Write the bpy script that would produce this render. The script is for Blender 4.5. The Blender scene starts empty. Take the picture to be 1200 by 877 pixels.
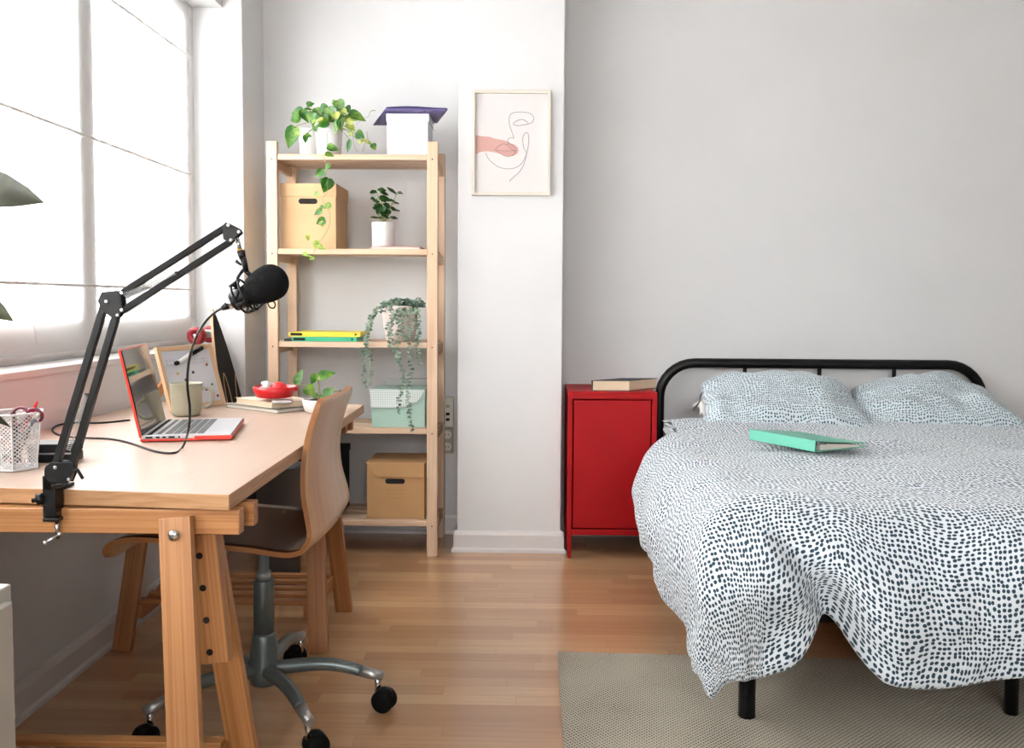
import bpy, bmesh, math, random
from mathutils import Vector, Matrix, noise
PI = math.pi
random.seed(7)
S = bpy.context.scene
COL = S.collection
V = Vector

# ------------------------------------------------------------------ materials
def new_mat(name):
    m = bpy.data.materials.new(name); m.use_nodes = True
    nt = m.node_tree
    return m, nt, nt.nodes['Principled BSDF']

KA = .76   # paint and fabric reflectance, balanced by the exposure
def srgb(r, g, b):
    f = lambda c: (c/255/12.92) if c/255 <= .04045 else ((c/255+.055)/1.055)**2.4
    return (f(r)*KA, f(g)*KA, f(b)*KA, 1)

def plain(name, col, rough=.5, metal=0.0, bump=0, bscale=200, spec=.5, var=0, vscale=6, coat=0, trans=0):
    m, nt, p = new_mat(name)
    p.inputs['Base Color'].default_value = srgb(*col)
    p.inputs['Roughness'].default_value = rough
    p.inputs['Metallic'].default_value = metal
    p.inputs['Specular IOR Level'].default_value = spec
    p.inputs['Coat Weight'].default_value = coat
    p.inputs['Transmission Weight'].default_value = trans
    L = nt.links
    tc = nt.nodes.new('ShaderNodeTexCoord')
    if bump:
        n = nt.nodes.new('ShaderNodeTexNoise'); n.inputs['Scale'].default_value = bscale
        n.inputs['Detail'].default_value = 4
        b = nt.nodes.new('ShaderNodeBump'); b.inputs['Strength'].default_value = bump; b.inputs['Distance'].default_value = .002
        L.new(tc.outputs['Object'], n.inputs['Vector']); L.new(n.outputs['Fac'], b.inputs['Height']); L.new(b.outputs['Normal'], p.inputs['Normal'])
    if var:
        n = nt.nodes.new('ShaderNodeTexNoise'); n.inputs['Scale'].default_value = vscale; n.inputs['Detail'].default_value = 5
        r = nt.nodes.new('ShaderNodeValToRGB')
        a = [max(0, c-var) for c in col]; bb = [min(255, c+var) for c in col]
        r.color_ramp.elements[0].position = .3; r.color_ramp.elements[1].position = .7
        r.color_ramp.elements[0].color = srgb(*a); r.color_ramp.elements[1].color = srgb(*bb)
        L.new(tc.outputs['Object'], n.inputs['Vector']); L.new(n.outputs['Fac'], r.inputs['Fac']); L.new(r.outputs['Color'], p.inputs['Base Color'])
    return m

def wood(name, c1, c2, rings=22, rough=.45, stretch=1.2, contrast=.5, coat=0, fine=.12, knots=False):
    """grain runs along UV.x (metres)"""
    m, nt, p = new_mat(name); L = nt.links
    uv = nt.nodes.new('ShaderNodeUVMap'); uv.uv_map = 'UVMap'
    mp = nt.nodes.new('ShaderNodeMapping'); mp.inputs['Scale'].default_value = (stretch, rings, 1)
    L.new(uv.outputs['UV'], mp.inputs['Vector'])
    n = nt.nodes.new('ShaderNodeTexNoise'); n.inputs['Scale'].default_value = 1.0; n.inputs['Detail'].default_value = 3; n.inputs['Distortion'].default_value = .4
    L.new(mp.outputs['Vector'], n.inputs['Vector'])
    mul = nt.nodes.new('ShaderNodeMath'); mul.operation = 'MULTIPLY'; mul.inputs[1].default_value = 9.0
    sn = nt.nodes.new('ShaderNodeMath'); sn.operation = 'PINGPONG'; sn.inputs[1].default_value = 1.0
    L.new(n.outputs['Fac'], mul.inputs[0]); L.new(mul.outputs[0], sn.inputs[0])
    mp2 = nt.nodes.new('ShaderNodeMapping'); mp2.inputs['Scale'].default_value = (6, 420, 1)
    L.new(uv.outputs['UV'], mp2.inputs['Vector'])
    n2 = nt.nodes.new('ShaderNodeTexNoise'); n2.inputs['Scale'].default_value = 1.0; n2.inputs['Detail'].default_value = 2
    L.new(mp2.outputs['Vector'], n2.inputs['Vector'])
    mx = nt.nodes.new('ShaderNodeMath'); mx.operation = 'MULTIPLY_ADD'
    mx.inputs[1].default_value = contrast
    L.new(sn.outputs[0], mx.inputs[0])
    f2 = nt.nodes.new('ShaderNodeMath'); f2.operation = 'MULTIPLY_ADD'; f2.inputs[1].default_value = fine*2; f2.inputs[2].default_value = .5-contrast/2-fine
    L.new(n2.outputs['Fac'], f2.inputs[0]); L.new(f2.outputs[0], mx.inputs[2])
    r = nt.nodes.new('ShaderNodeValToRGB')
    r.color_ramp.elements[0].position = .1; r.color_ramp.elements[1].position = .9
    r.color_ramp.elements[0].color = srgb(*c2); r.color_ramp.elements[1].color = srgb(*c1)
    L.new(mx.outputs[0], r.inputs['Fac']); L.new(r.outputs['Color'], p.inputs['Base Color'])
    b = nt.nodes.new('ShaderNodeBump'); b.inputs['Strength'].default_value = .12; b.inputs['Distance'].default_value = .001
    L.new(mx.outputs[0], b.inputs['Height']); L.new(b.outputs['Normal'], p.inputs['Normal'])
    p.inputs['Roughness'].default_value = rough; p.inputs['Coat Weight'].default_value = coat; p.inputs['Coat Roughness'].default_value = .2
    return m

def staves(name, cols, row, length, rough, coat=0, coatr=.15, grain=.1, spec=.5, mortar=.0):
    """wooden strips along UV.x : floor and butcher block"""
    m, nt, p = new_mat(name); L = nt.links
    uv = nt.nodes.new('ShaderNodeUVMap'); uv.uv_map = 'UVMap'
    sep = nt.nodes.new('ShaderNodeSeparateXYZ'); L.new(uv.outputs['UV'], sep.inputs[0])
    def M(op, a, b=None, c=None):
        n = nt.nodes.new('ShaderNodeMath'); n.operation = op
        for i, v in enumerate((a, b, c)):
            if v is None: continue
            if isinstance(v, (int, float)): n.inputs[i].default_value = v
            else: L.new(v, n.inputs[i])
        return n.outputs[0]
    ry = M('DIVIDE', sep.outputs['Y'], row); rid = M('FLOOR', ry)
    w1 = nt.nodes.new('ShaderNodeTexWhiteNoise'); w1.noise_dimensions = '1D'; L.new(rid, w1.inputs['W'])
    xo = M('ADD', M('DIVIDE', sep.outputs['X'], length), M('MULTIPLY', w1.outputs['Value'], 7.3))
    cid = M('FLOOR', xo)
    cmb = nt.nodes.new('ShaderNodeCombineXYZ'); L.new(cid, cmb.inputs[0]); L.new(rid, cmb.inputs[1])
    w2 = nt.nodes.new('ShaderNodeTexWhiteNoise'); w2.noise_dimensions = '2D'; L.new(cmb.outputs[0], w2.inputs['Vector'])
    ramp = nt.nodes.new('ShaderNodeValToRGB'); els = ramp.color_ramp.elements
    for i, c in enumerate(cols):
        pos = i/(len(cols)-1)
        e = els[0] if i == 0 else (els[1] if i == len(cols)-1 else els.new(pos))
        e.position = pos; e.color = srgb(*c)
    L.new(w2.outputs['Value'], ramp.inputs['Fac'])
    # grain
    off = nt.nodes.new('ShaderNodeVectorMath'); off.operation = 'MULTIPLY_ADD'
    L.new(w2.outputs['Color'], off.inputs[0]); off.inputs[1].default_value = (9, 9, 0); L.new(uv.outputs['UV'], off.inputs[2])
    mp = nt.nodes.new('ShaderNodeMapping'); mp.inputs['Scale'].default_value = (2.5, 75, 1); L.new(off.outputs[0], mp.inputs['Vector'])
    n = nt.nodes.new('ShaderNodeTexNoise'); n.inputs['Scale'].default_value = 1; n.inputs['Detail'].default_value = 4; n.inputs['Distortion'].default_value = .3
    L.new(mp.outputs[0], n.inputs['Vector'])
    g = M('MULTIPLY_ADD', n.outputs['Fac'], grain*4, 1-grain*2)
    # seams
    fy = M('FRACT', ry); dy = M('MINIMUM', fy, M('SUBTRACT', 1.0, fy))
    fx = M('FRACT', xo); dx = M('MINIMUM', fx, M('SUBTRACT', 1.0, fx))
    sy = M('GREATER_THAN', dy, .0009/row); sx = M('GREATER_THAN', dx, .0009/length)
    seam = M('MULTIPLY', sy, sx); sv = M('MULTIPLY_ADD', seam, mortar, 1-mortar)
    tot = M('MULTIPLY', g, sv)
    mix = nt.nodes.new('ShaderNodeVectorMath'); mix.operation = 'SCALE'
    L.new(ramp.outputs['Color'], mix.inputs[0]); L.new(tot, mix.inputs['Scale'])
    L.new(mix.outputs[0], p.inputs['Base Color'])
    p.inputs['Roughness'].default_value = rough; p.inputs['Coat Weight'].default_value = coat; p.inputs['Coat Roughness'].default_value = coatr
    p.inputs['Specular IOR Level'].default_value = spec
    b = nt.nodes.new('ShaderNodeBump'); b.inputs['Strength'].default_value = .08; b.inputs['Distance'].default_value = .001
    L.new(tot, b.inputs['Height']); L.new(b.outputs['Normal'], p.inputs['Normal'])
    return m

def dotted(name, pitch, base, ink, warp=.011, wscale=4.5, rnd=.42, size=.30, rough=.85):
    m, nt, p = new_mat(name); L = nt.links
    uv = nt.nodes.new('ShaderNodeUVMap'); uv.uv_map = 'UVMap'
    n = nt.nodes.new('ShaderNodeTexNoise'); n.inputs['Scale'].default_value = wscale; n.inputs['Detail'].default_value = 1.2
    L.new(uv.outputs['UV'], n.inputs['Vector'])
    a = nt.nodes.new('ShaderNodeVectorMath'); a.operation = 'SUBTRACT'; a.inputs[1].default_value = (.5, .5, .5)
    L.new(n.outputs['Color'], a.inputs[0])
    c = nt.nodes.new('ShaderNodeVectorMath'); c.operation = 'MULTIPLY_ADD'; c.inputs[1].default_value = (warp*8, warp*8, 0)
    L.new(a.outputs[0], c.inputs[0]); L.new(uv.outputs['UV'], c.inputs[2])
    v = nt.nodes.new('ShaderNodeTexVoronoi'); v.voronoi_dimensions = '2D'; v.inputs['Scale'].default_value = 1/pitch; v.inputs['Randomness'].default_value = rnd
    L.new(c.outputs[0], v.inputs['Vector'])
    # elongated, slightly irregular dots
    n3 = nt.nodes.new('ShaderNodeTexNoise'); n3.inputs['Scale'].default_value = .9/pitch
    L.new(uv.outputs['UV'], n3.inputs['Vector'])
    ad = nt.nodes.new('ShaderNodeMath'); ad.operation = 'MULTIPLY_ADD'; ad.inputs[1].default_value = .28
    L.new(n3.outputs['Fac'], ad.inputs[0]); L.new(v.outputs['Distance'], ad.inputs[2])
    mr = nt.nodes.new('ShaderNodeMapRange'); mr.inputs['From Min'].default_value = size+.11; mr.inputs['From Max'].default_value = size+.19
    L.new(ad.outputs[0], mr.inputs['Value'])
    mix = nt.nodes.new('ShaderNodeMix'); mix.data_type = 'RGBA'
    mix.inputs['A'].default_value = srgb(*ink); mix.inputs['B'].default_value = srgb(*base)
    L.new(mr.outputs[0], mix.inputs['Factor']); L.new(mix.outputs['Result'], p.inputs['Base Color'])
    n4 = nt.nodes.new('ShaderNodeTexNoise'); n4.inputs['Scale'].default_value = 9; n4.inputs['Detail'].default_value = 5
    L.new(uv.outputs['UV'], n4.inputs['Vector'])
    b = nt.nodes.new('ShaderNodeBump'); b.inputs['Strength'].default_value = .35; b.inputs['Distance'].default_value = .02
    L.new(n4.outputs['Fac'], b.inputs['Height']); L.new(b.outputs['Normal'], p.inputs['Normal'])
    p.inputs['Roughness'].default_value = rough; p.inputs['Sheen Weight'].default_value = .2; p.inputs['Specular IOR Level'].default_value = .2
    return m

def leafmat(name, dark, light, scale=14, rough=.38, lo=.45, hi=.72):
    m, nt, p = new_mat(name); L = nt.links
    tc = nt.nodes.new('ShaderNodeTexCoord')
    n = nt.nodes.new('ShaderNodeTexNoise'); n.inputs['Scale'].default_value = scale; n.inputs['Detail'].default_value = 4; n.inputs['Distortion'].default_value = .6
    L.new(tc.outputs['Object'], n.inputs['Vector'])
    r = nt.nodes.new('ShaderNodeValToRGB'); r.color_ramp.elements[0].position = lo; r.color_ramp.elements[1].position = hi
    r.color_ramp.elements[0].color = srgb(*dark); r.color_ramp.elements[1].color = srgb(*light)
    L.new(n.outputs['Fac'], r.inputs['Fac']); L.new(r.outputs['Color'], p.inputs['Base Color'])
    p.inputs['Roughness'].default_value = rough
    tr = nt.nodes.new('ShaderNodeBsdfTranslucent'); L.new(r.outputs['Color'], tr.inputs['Color'])
    mx = nt.nodes.new('ShaderNodeMixShader'); mx.inputs[0].default_value = .25
    out = nt.nodes['Material Output']
    L.new(p.outputs[0], mx.inputs[1]); L.new(tr.outputs[0], mx.inputs[2]); L.new(mx.outputs[0], out.inputs['Surface'])
    return m

def sheer(name, transp, col=(250, 249, 247), tl=.025):
    m, nt, p = new_mat(name); L = nt.links
    p.inputs['Base Color'].default_value = srgb(*col); p.inputs['Roughness'].default_value = .9; p.inputs['Specular IOR Level'].default_value = .1
    tr = nt.nodes.new('ShaderNodeBsdfTranslucent'); tr.inputs['Color'].default_value = srgb(*col)
    tp = nt.nodes.new('ShaderNodeBsdfTransparent')
    m1 = nt.nodes.new('ShaderNodeMixShader'); m1.inputs[0].default_value = tl
    m2 = nt.nodes.new('ShaderNodeMixShader'); m2.inputs[0].default_value = transp
    L.new(p.outputs[0], m1.inputs[1]); L.new(tr.outputs[0], m1.inputs[2])
    L.new(m1.outputs[0], m2.inputs[1]); L.new(tp.outputs[0], m2.inputs[2])
    L.new(m2.outputs[0], nt.nodes['Material Output'].inputs['Surface'])
    return m

def perforated(name, col, pitch, hole):
    """white wire mesh: real see-through holes laid out in UV metres"""
    m, nt, p = new_mat(name); L = nt.links
    p.inputs['Base Color'].default_value = srgb(*col); p.inputs['Roughness'].default_value = .45
    uv = nt.nodes.new('ShaderNodeUVMap'); uv.uv_map = 'UVMap'
    mp = nt.nodes.new('ShaderNodeMapping'); mp.inputs['Rotation'].default_value = (0, 0, PI/4)
    L.new(uv.outputs['UV'], mp.inputs['Vector'])
    v = nt.nodes.new('ShaderNodeTexVoronoi'); v.voronoi_dimensions = '2D'; v.inputs['Scale'].default_value = 1/pitch; v.inputs['Randomness'].default_value = 0
    v.distance = 'CHEBYCHEV'
    L.new(mp.outputs[0], v.inputs['Vector'])
    lt = nt.nodes.new('ShaderNodeMath'); lt.operation = 'LESS_THAN'; lt.inputs[1].default_value = hole
    L.new(v.outputs['Distance'], lt.inputs[0])
    tp = nt.nodes.new('ShaderNodeBsdfTransparent'); mx = nt.nodes.new('ShaderNodeMixShader')
    L.new(lt.outputs[0], mx.inputs[0]); L.new(p.outputs[0], mx.inputs[1]); L.new(tp.outputs[0], mx.inputs[2])
    L.new(mx.outputs[0], nt.nodes['Material Output'].inputs['Surface'])
    return m

def rugmat():
    m, nt, p = new_mat('rug_weave'); L = nt.links
    uv = nt.nodes.new('ShaderNodeUVMap'); uv.uv_map = 'UVMap'
    mp = nt.nodes.new('ShaderNodeMapping'); mp.inputs['Rotation'].default_value = (0, 0, .62); mp.inputs['Scale'].default_value = (1.0, 1.25, 1)
    L.new(uv.outputs['UV'], mp.inputs['Vector'])
    v = nt.nodes.new('ShaderNodeTexVoronoi'); v.voronoi_dimensions = '2D'; v.inputs['Scale'].default_value = 98; v.inputs['Randomness'].default_value = .12
    L.new(mp.outputs[0], v.inputs['Vector'])
    n = nt.nodes.new('ShaderNodeTexNoise'); n.inputs['Scale'].default_value = 5; n.inputs['Detail'].default_value = 6
    L.new(uv.outputs['UV'], n.inputs['Vector'])
    ad = nt.nodes.new('ShaderNodeMath'); ad.operation = 'MULTIPLY_ADD'; ad.inputs[1].default_value = .3
    L.new(n.outputs['Fac'], ad.inputs[0]); L.new(v.outputs['Distance'], ad.inputs[2])
    r = nt.nodes.new('ShaderNodeValToRGB'); e = r.color_ramp.elements
    e[0].position = .30; e[0].color = srgb(*RUG_D); e[1].position = .52; e[1].color = srgb(*RUG_L)
    L.new(ad.outputs[0], r.inputs['Fac']); L.new(r.outputs['Color'], p.inputs['Base Color'])
    b = nt.nodes.new('ShaderNodeBump'); b.inputs['Strength'].default_value = .6; b.inputs['Distance'].default_value = .003
    L.new(v.outputs['Distance'], b.inputs['Height']); L.new(b.outputs['Normal'], p.inputs['Normal'])
    p.inputs['Roughness'].default_value = .95; p.inputs['Specular IOR Level'].default_value = .1
    return m
RUG_D = (90, 84, 74); RUG_L = (196, 188, 172)

def screenmat():
    m, nt, p = new_mat('dark_glossy_screen')
    p.inputs['Base Color'].default_value = srgb(28, 27, 26); p.inputs['Roughness'].default_value = .06; p.inputs['Specular IOR Level'].default_value = .9
    p.inputs['Coat Weight'].default_value = .6; p.inputs['Coat Roughness'].default_value = .03
    return m

M = {}
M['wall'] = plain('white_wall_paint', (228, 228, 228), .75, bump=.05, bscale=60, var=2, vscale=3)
M['wall_far'] = plain('greige_unseen_wall', (120, 116, 110), .8)  # unseen right and rear walls, toned dark to cut bounced light
M['wall_sill'] = plain('sill_white', (232, 229, 226), .5)
M['base'] = plain('baseboard_white', (226, 222, 220), .4)
M['ceil'] = plain('ceiling_white', (235, 235, 235), .9)
M['floor'] = staves('parquet_floor', [(186, 138, 98), (208, 164, 120), (224, 182, 138), (198, 152, 110), (236, 196, 154), (214, 172, 128)], .058, .52, .3, coat=.6, coatr=.16, grain=.12, mortar=.25)
M['rug'] = rugmat()
M['desk'] = staves('butcher_block_pine', [(198, 170, 150), (204, 178, 158), (210, 184, 165), (201, 173, 153)], .045, .5, .42, grain=.035, mortar=.05)
M['deskedge'] = wood('pine_edge', (208, 162, 118), (176, 126, 82), rings=60, contrast=.5, stretch=5)
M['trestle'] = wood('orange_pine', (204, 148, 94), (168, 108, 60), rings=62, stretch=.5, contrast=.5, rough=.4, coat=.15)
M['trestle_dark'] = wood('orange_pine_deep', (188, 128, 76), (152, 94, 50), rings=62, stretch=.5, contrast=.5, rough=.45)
M['shelf'] = wood('raw_spruce', (230, 200, 172), (216, 180, 146), rings=18, stretch=.6, contrast=.6, rough=.6, fine=.1)
M['ply'] = wood('beech_ply', (208, 168, 126), (192, 148, 104), rings=12, stretch=.8, contrast=.5, rough=.32, coat=.3, fine=.25)
M['ply_dark'] = wood('beech_ply_seat', (84, 50, 36), (58, 34, 24), rings=12, stretch=.8, contrast=.5, rough=.22, coat=.5, fine=.2)  # darker brown for the upper and front face of the shell
M['plyedge'] = wood('ply_edge', (190, 128, 72), (140, 86, 44), rings=300, stretch=1, contrast=.5, rough=.5)
M['frame_wood'] = wood('pale_beech', (232, 196, 158), (214, 172, 130), rings=40, stretch=1.5, contrast=.5, rough=.5)
M['black'] = plain('black_powder_coat', (9, 10, 11), .42, spec=.3)
M['blackmatte'] = plain('black_matte', (12, 12, 12), .8, spec=.2)
M['foam'] = plain('black_foam', (16, 17, 19), .95, bump=.8, bscale=900, spec=.2)
M['chrome'] = plain('chrome', (215, 215, 215), .18, metal=1)
M['greymetal'] = plain('grey_chair_metal', (112, 122, 122), .35, metal=.55)
M['pistongrey'] = plain('piston_grey', (150, 154, 152), .4, metal=.3)
M['silver'] = plain('brushed_silver', (190, 190, 188), .35, metal=.8)
M['redmetal'] = plain('red_lacquered_metal', (172, 0, 10), .5, spec=.22)
M['card'] = plain('kraft_cardboard', (212, 174, 130), .85, var=5, vscale=8, bump=.08)
M['card_dark'] = plain('kraft_cardboard_tan', (200, 156, 106), .85, var=5, vscale=8, bump=.08)
M['hole'] = plain('dark_void', (22, 18, 15), .9)
M['ceramic'] = plain('white_ceramic', (236, 236, 235), .3)
M['ceramic_warm'] = plain('blush_ceramic', (226, 212, 206), .5)
M['mug'] = plain('sage_stoneware', (172, 170, 148), .35, var=3, vscale=30)
M['whitebox'] = plain('white_card', (244, 242, 248), .6)
M['purple'] = plain('purple_paper', (112, 102, 160), .5)
M['mint'] = plain('mint_card', (176, 208, 194), .7)
M['mintfolder'] = plain('mint_folder', (110, 196, 170), .45)
M['paper'] = plain('paper', (232, 226, 214), .8)
M['pages'] = plain('cream_pages', (236, 214, 184), .85, bump=.3, bscale=500)
M['bookcover'] = plain('dark_teal_cover', (44, 56, 58), .6)
M['yellow'] = plain('yellow_plastic', (244, 218, 56), .4)
M['green'] = plain('green_plastic', (52, 186, 140), .35)
M['redplastic'] = plain('red_plastic', (226, 30, 36), .3)
M['redwheel'] = plain('red_urethane', (150, 8, 24), .5)
M['laptopred'] = plain('coral_case', (238, 62, 40), .35)
M['alu'] = plain('laptop_aluminium', (208, 210, 214), .32, metal=.35)
M['keys'] = plain('dark_keys', (52, 60, 66), .45)
M['screen'] = screenmat()
M['grip'] = plain('grip_tape', (16, 16, 16), .9, bump=.6, bscale=900)
M['deckwood'] = wood('deck_ply', (222, 178, 130), (190, 138, 90), rings=200, stretch=2, rough=.45)
M['leaf'] = leafmat('pothos_leaf', (44, 112, 26), (150, 186, 60), 22, lo=.46, hi=.72)
M['leafpale'] = leafmat('pothos_pale_leaf', (110, 160, 50), (206, 214, 110), 30, lo=.35, hi=.6)
M['leafdark'] = leafmat('dark_leaf', (26, 74, 28), (60, 120, 44), 18)
M['eucal'] = leafmat('grey_green_leaf', (84, 116, 98), (160, 184, 166), 40, rough=.6, lo=.4, hi=.62)
M['rubber'] = leafmat('rubber_plant_leaf', (54, 56, 40), (84, 86, 58), 9, rough=.25)
M['stem'] = plain('plant_stem', (150, 150, 90), .6)
M['soil'] = plain('dark_soil', (34, 26, 20), .95, bump=1, bscale=120)
M['duvet'] = dotted('dotted_duvet_cotton', .0118, (228, 236, 242), (40, 68, 84), size=.335)
M['pillow'] = dotted('dotted_pillow_cotton', .0108, (214, 226, 231), (58, 92, 110), size=.27)
M['linen'] = plain('white_lining', (236, 232, 228), .9)
M['ribbon'] = plain('grey_ribbon', (90, 94, 100), .8)
M['mattress'] = plain('mattress_ticking', (225, 225, 225), .9)
M['frame_pale'] = wood('pale_painted_frame', (228, 220, 208), (218, 208, 194), rings=30, stretch=1, contrast=.4, rough=.5)
M['print'] = plain('print_paper', (222, 218, 216), .7)
M['pink'] = plain('blush_ink', (206, 160, 152), .8)
M['ink'] = plain('rose_ink', (150, 120, 118), .8)
M['greyink'] = plain('grey_ink', (140, 136, 136), .8)
M['whiteboard'] = plain('whiteboard_enamel', (222, 226, 232), .25)
M['sheer'] = sheer('sheer_blind', .5)
M['hemcloth'] = sheer('blind_hem', .04, (235, 232, 228), tl=.1)
M['rodcloth'] = sheer('rod_pocket', .06, (244, 242, 238), tl=.055)
M['winframe'] = plain('window_frame_white', (226, 226, 226), .45)
M['glass'] = None
M['plastic_w'] = plain('white_plastic', (222, 218, 206), .4)
M['socket_grey'] = plain('socket_beige', (176, 168, 150), .45)
M['meshw'] = perforated('white_wire_mesh', (238, 236, 236), .0056, .34)
M['meshrim'] = plain('white_enamel_wire', (240, 238, 238), .4)
M['burgundy'] = plain('burgundy_plastic', (120, 36, 56), .4)
M['notebook'] = plain('grey_green_cover', (128, 128, 112), .6)
M['cream'] = plain('cream_cover', (240, 222, 198), .6)
M['cabgrey'] = plain('pale_grey_metal', (196, 196, 190), .4)
M['bin'] = plain('grey_bin', (84, 86, 88), .5)
M['orangewood'] = wood('orange_prop', (214, 150, 80), (196, 130, 66), rings=30, stretch=1)
mg, ntg, pg = new_mat('window_glass')
pg.inputs['Roughness'].default_value = 0; pg.inputs['Transmission Weight'].default_value = 1; pg.inputs['IOR'].default_value = 1.02
M['glass'] = mg

# ------------------------------------------------------------------ mesh builder
class MB:
    def __init__(s):
        s.bm = bmesh.new(); s.uv = s.bm.loops.layers.uv.new('UVMap'); s.off = random.random()*5
    def quad(s, pts, uvs=None, smooth=False):
        vs = [s.bm.verts.new(p) for p in pts]
        f = s.bm.faces.new(vs); f.smooth = smooth
        if uvs:
            for l, u in zip(f.loops, uvs): l[s.uv].uv = u
        return f
    def hexa(s, P8, ax=None):
        """P8: 8 corners, index bits x,y,z in the box's own frame; grain along ax (0,1,2)"""
        P8 = [V(p) for p in P8]
        dims = [(P8[1]-P8[0]).length, (P8[2]-P8[0]).length, (P8[4]-P8[0]).length]
        if ax is None: ax = dims.index(max(dims))
        s.off += .37
        vs = [s.bm.verts.new(p) for p in P8]
        F = [(0, 2, 3, 1), (4, 5, 7, 6), (0, 1, 5, 4), (2, 6, 7, 3), (0, 4, 6, 2), (1, 3, 7, 5)]
        oth = [i for i in range(3) if i != ax]
        for q in F:
            f = s.bm.faces.new([vs[i] for i in q])
            for l, i in zip(f.loops, q):
                c = [((i >> k) & 1)*dims[k] for k in range(3)]
                l[s.uv].uv = (c[ax]+s.off, c[oth[0]]+c[oth[1]]*1.01+s.off*1.7)
    def box(s, lo, hi, ax=None):
        s.hexa([(hi[0] if i & 1 else lo[0], hi[1] if i & 2 else lo[1], hi[2] if i & 4 else lo[2]) for i in range(8)], ax)
        return s
    def cbox(s, c, size, rot=None, ax=None):
        c = V(c); h = V(size)/2
        P = []
        for i in range(8):
            v = V(((h.x if i & 1 else -h.x), (h.y if i & 2 else -h.y), (h.z if i & 4 else -h.z)))
            if rot: v = rot @ v
            P.append(c+v)
        s.hexa(P, ax); return s
    def beam(s, p0, p1, w, h, side=(0, 1, 0), w1=None, h1=None):
        """rectangular bar p0->p1; w measured along side, h along the third axis"""
        p0, p1 = V(p0), V(p1); d = (p1-p0).normalized(); sd = V(side); sd = (sd-d*sd.dot(d)).normalized(); t = d.cross(sd)
        w1 = w if w1 is None else w1; h1 = h if h1 is None else h1
        P = []
        for i in range(8):
            e = i & 1; b = p1 if e else p0; ww = (w1 if e else w)/2; hh = (h1 if e else h)/2
            P.append(b+sd*(ww if i & 2 else -ww)+t*(hh if i & 4 else -hh))
        s.hexa(P, 0); return s
    def tube(s, pts, r, seg=10, cap=True, rs=None):
        pts = [V(p) for p in pts]; n = len(pts)
        up = V((0, 0, 1)); rings = []; prev = None
        for i, p in enumerate(pts):
            t = (pts[min(i+1, n-1)]-pts[max(i-1, 0)]).normalized()
            if prev is None:
                a = up if abs(t.z) < .9 else V((1, 0, 0)); u = (a-t*a.dot(t)).normalized()
            else:
                u = (prev-t*prev.dot(t)).normalized()
            prev = u; w = t.cross(u); rr = rs[i] if rs else r
            rings.append([s.bm.verts.new(p+(u*math.cos(2*PI*k/seg)+w*math.sin(2*PI*k/seg))*rr) for k in range(seg)])
        L = 0
        for i in range(n-1):
            L2 = L+(pts[i+1]-pts[i]).length
            for k in range(seg):
                f = s.bm.faces.new([rings[i][k], rings[i][(k+1) % seg], rings[i+1][(k+1) % seg], rings[i+1][k]]); f.smooth = True
                for l, u in zip(f.loops, [(L, k/seg*6.28*r), (L, (k+1)/seg*6.28*r), (L2, (k+1)/seg*6.28*r), (L2, k/seg*6.28*r)]): l[s.uv].uv = u
            L = L2
        if cap:
            s.bm.faces.new(rings[0][::-1]); s.bm.faces.new(rings[-1])
        return s
    def lathe(s, prof, c=(0, 0, 0), seg=32, axis=None, cap0=True, cap1=True, flat=False):
        """prof: list of (radius, height) along axis"""
        c = V(c); ax = V(axis or (0, 0, 1)).normalized()
        a = V((1, 0, 0)) if abs(ax.x) < .9 else V((0, 1, 0)); u = (a-ax*a.dot(ax)).normalized(); w = ax.cross(u)
        rings = []
        for r, h in prof:
            rings.append([s.bm.verts.new(c+ax*h+(u*math.cos(2*PI*k/seg)+w*math.sin(2*PI*k/seg))*max(r, 1e-5)) for k in range(seg)])
        for i in range(len(prof)-1):
            for k in range(seg):
                f = s.bm.faces.new([rings[i][k], rings[i][(k+1) % seg], rings[i+1][(k+1) % seg], rings[i+1][k]]); f.smooth = not flat
        if cap0: s.bm.faces.new(rings[0][::-1])
        if cap1: s.bm.faces.new(rings[-1])
        return s
    def grid(s, fn, nu, nv, uv=None, smooth=True):
        vs = [[s.bm.verts.new(fn(i/nu, j/nv)) for j in range(nv+1)] for i in range(nu+1)]
        for i in range(nu):
            for j in range(nv):
                q = [(i, j), (i+1, j), (i+1, j+1), (i, j+1)]
                f = s.bm.faces.new([vs[a][b] for a, b in q]); f.smooth = smooth
                if uv:
                    for l, (a, b) in zip(f.loops, q): l[s.uv].uv = uv(a/nu, b/nv)
        return s
    def prism(s, outline, o, ex, ey, ez, th):
        """outline 2D in frame (ex,ey) at o, extruded along ez by th"""
        o, ex, ey, ez = V(o), V(ex), V(ey), V(ez)
        a = [s.bm.verts.new(o+ex*x+ey*y) for x, y in outline]; b = [s.bm.verts.new(o+ex*x+ey*y+ez*th) for x, y in outline]
        f = s.bm.faces.new(a); g = s.bm.faces.new(b[::-1])
        for ff in (f, g):
            for l in ff.loops:
                d = l.vert.co-o; l[s.uv].uv = (d.dot(ey), d.dot(ex))
        n = len(outline)
        for i in range(n):
            h = s.bm.faces.new([a[i], b[i], b[(i+1) % n], a[(i+1) % n]])
            for l in h.loops:
                d = l.vert.co-o; l[s.uv].uv = (d.dot(ey)+d.dot(ex), d.dot(ez))
        return s
    def sphere(s, c, r, sc=(1, 1, 1), seg=20, rings=12, rot=None):
        c = V(c)
        def fn(u, v):
            th = u*2*PI; ph = v*PI
            p = V((math.sin(ph)*math.cos(th)*sc[0], math.sin(ph)*math.sin(th)*sc[1], math.cos(ph)*sc[2]))*r
            return c+(rot @ p if rot else p)
        return s.grid(fn, seg, rings)
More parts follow.
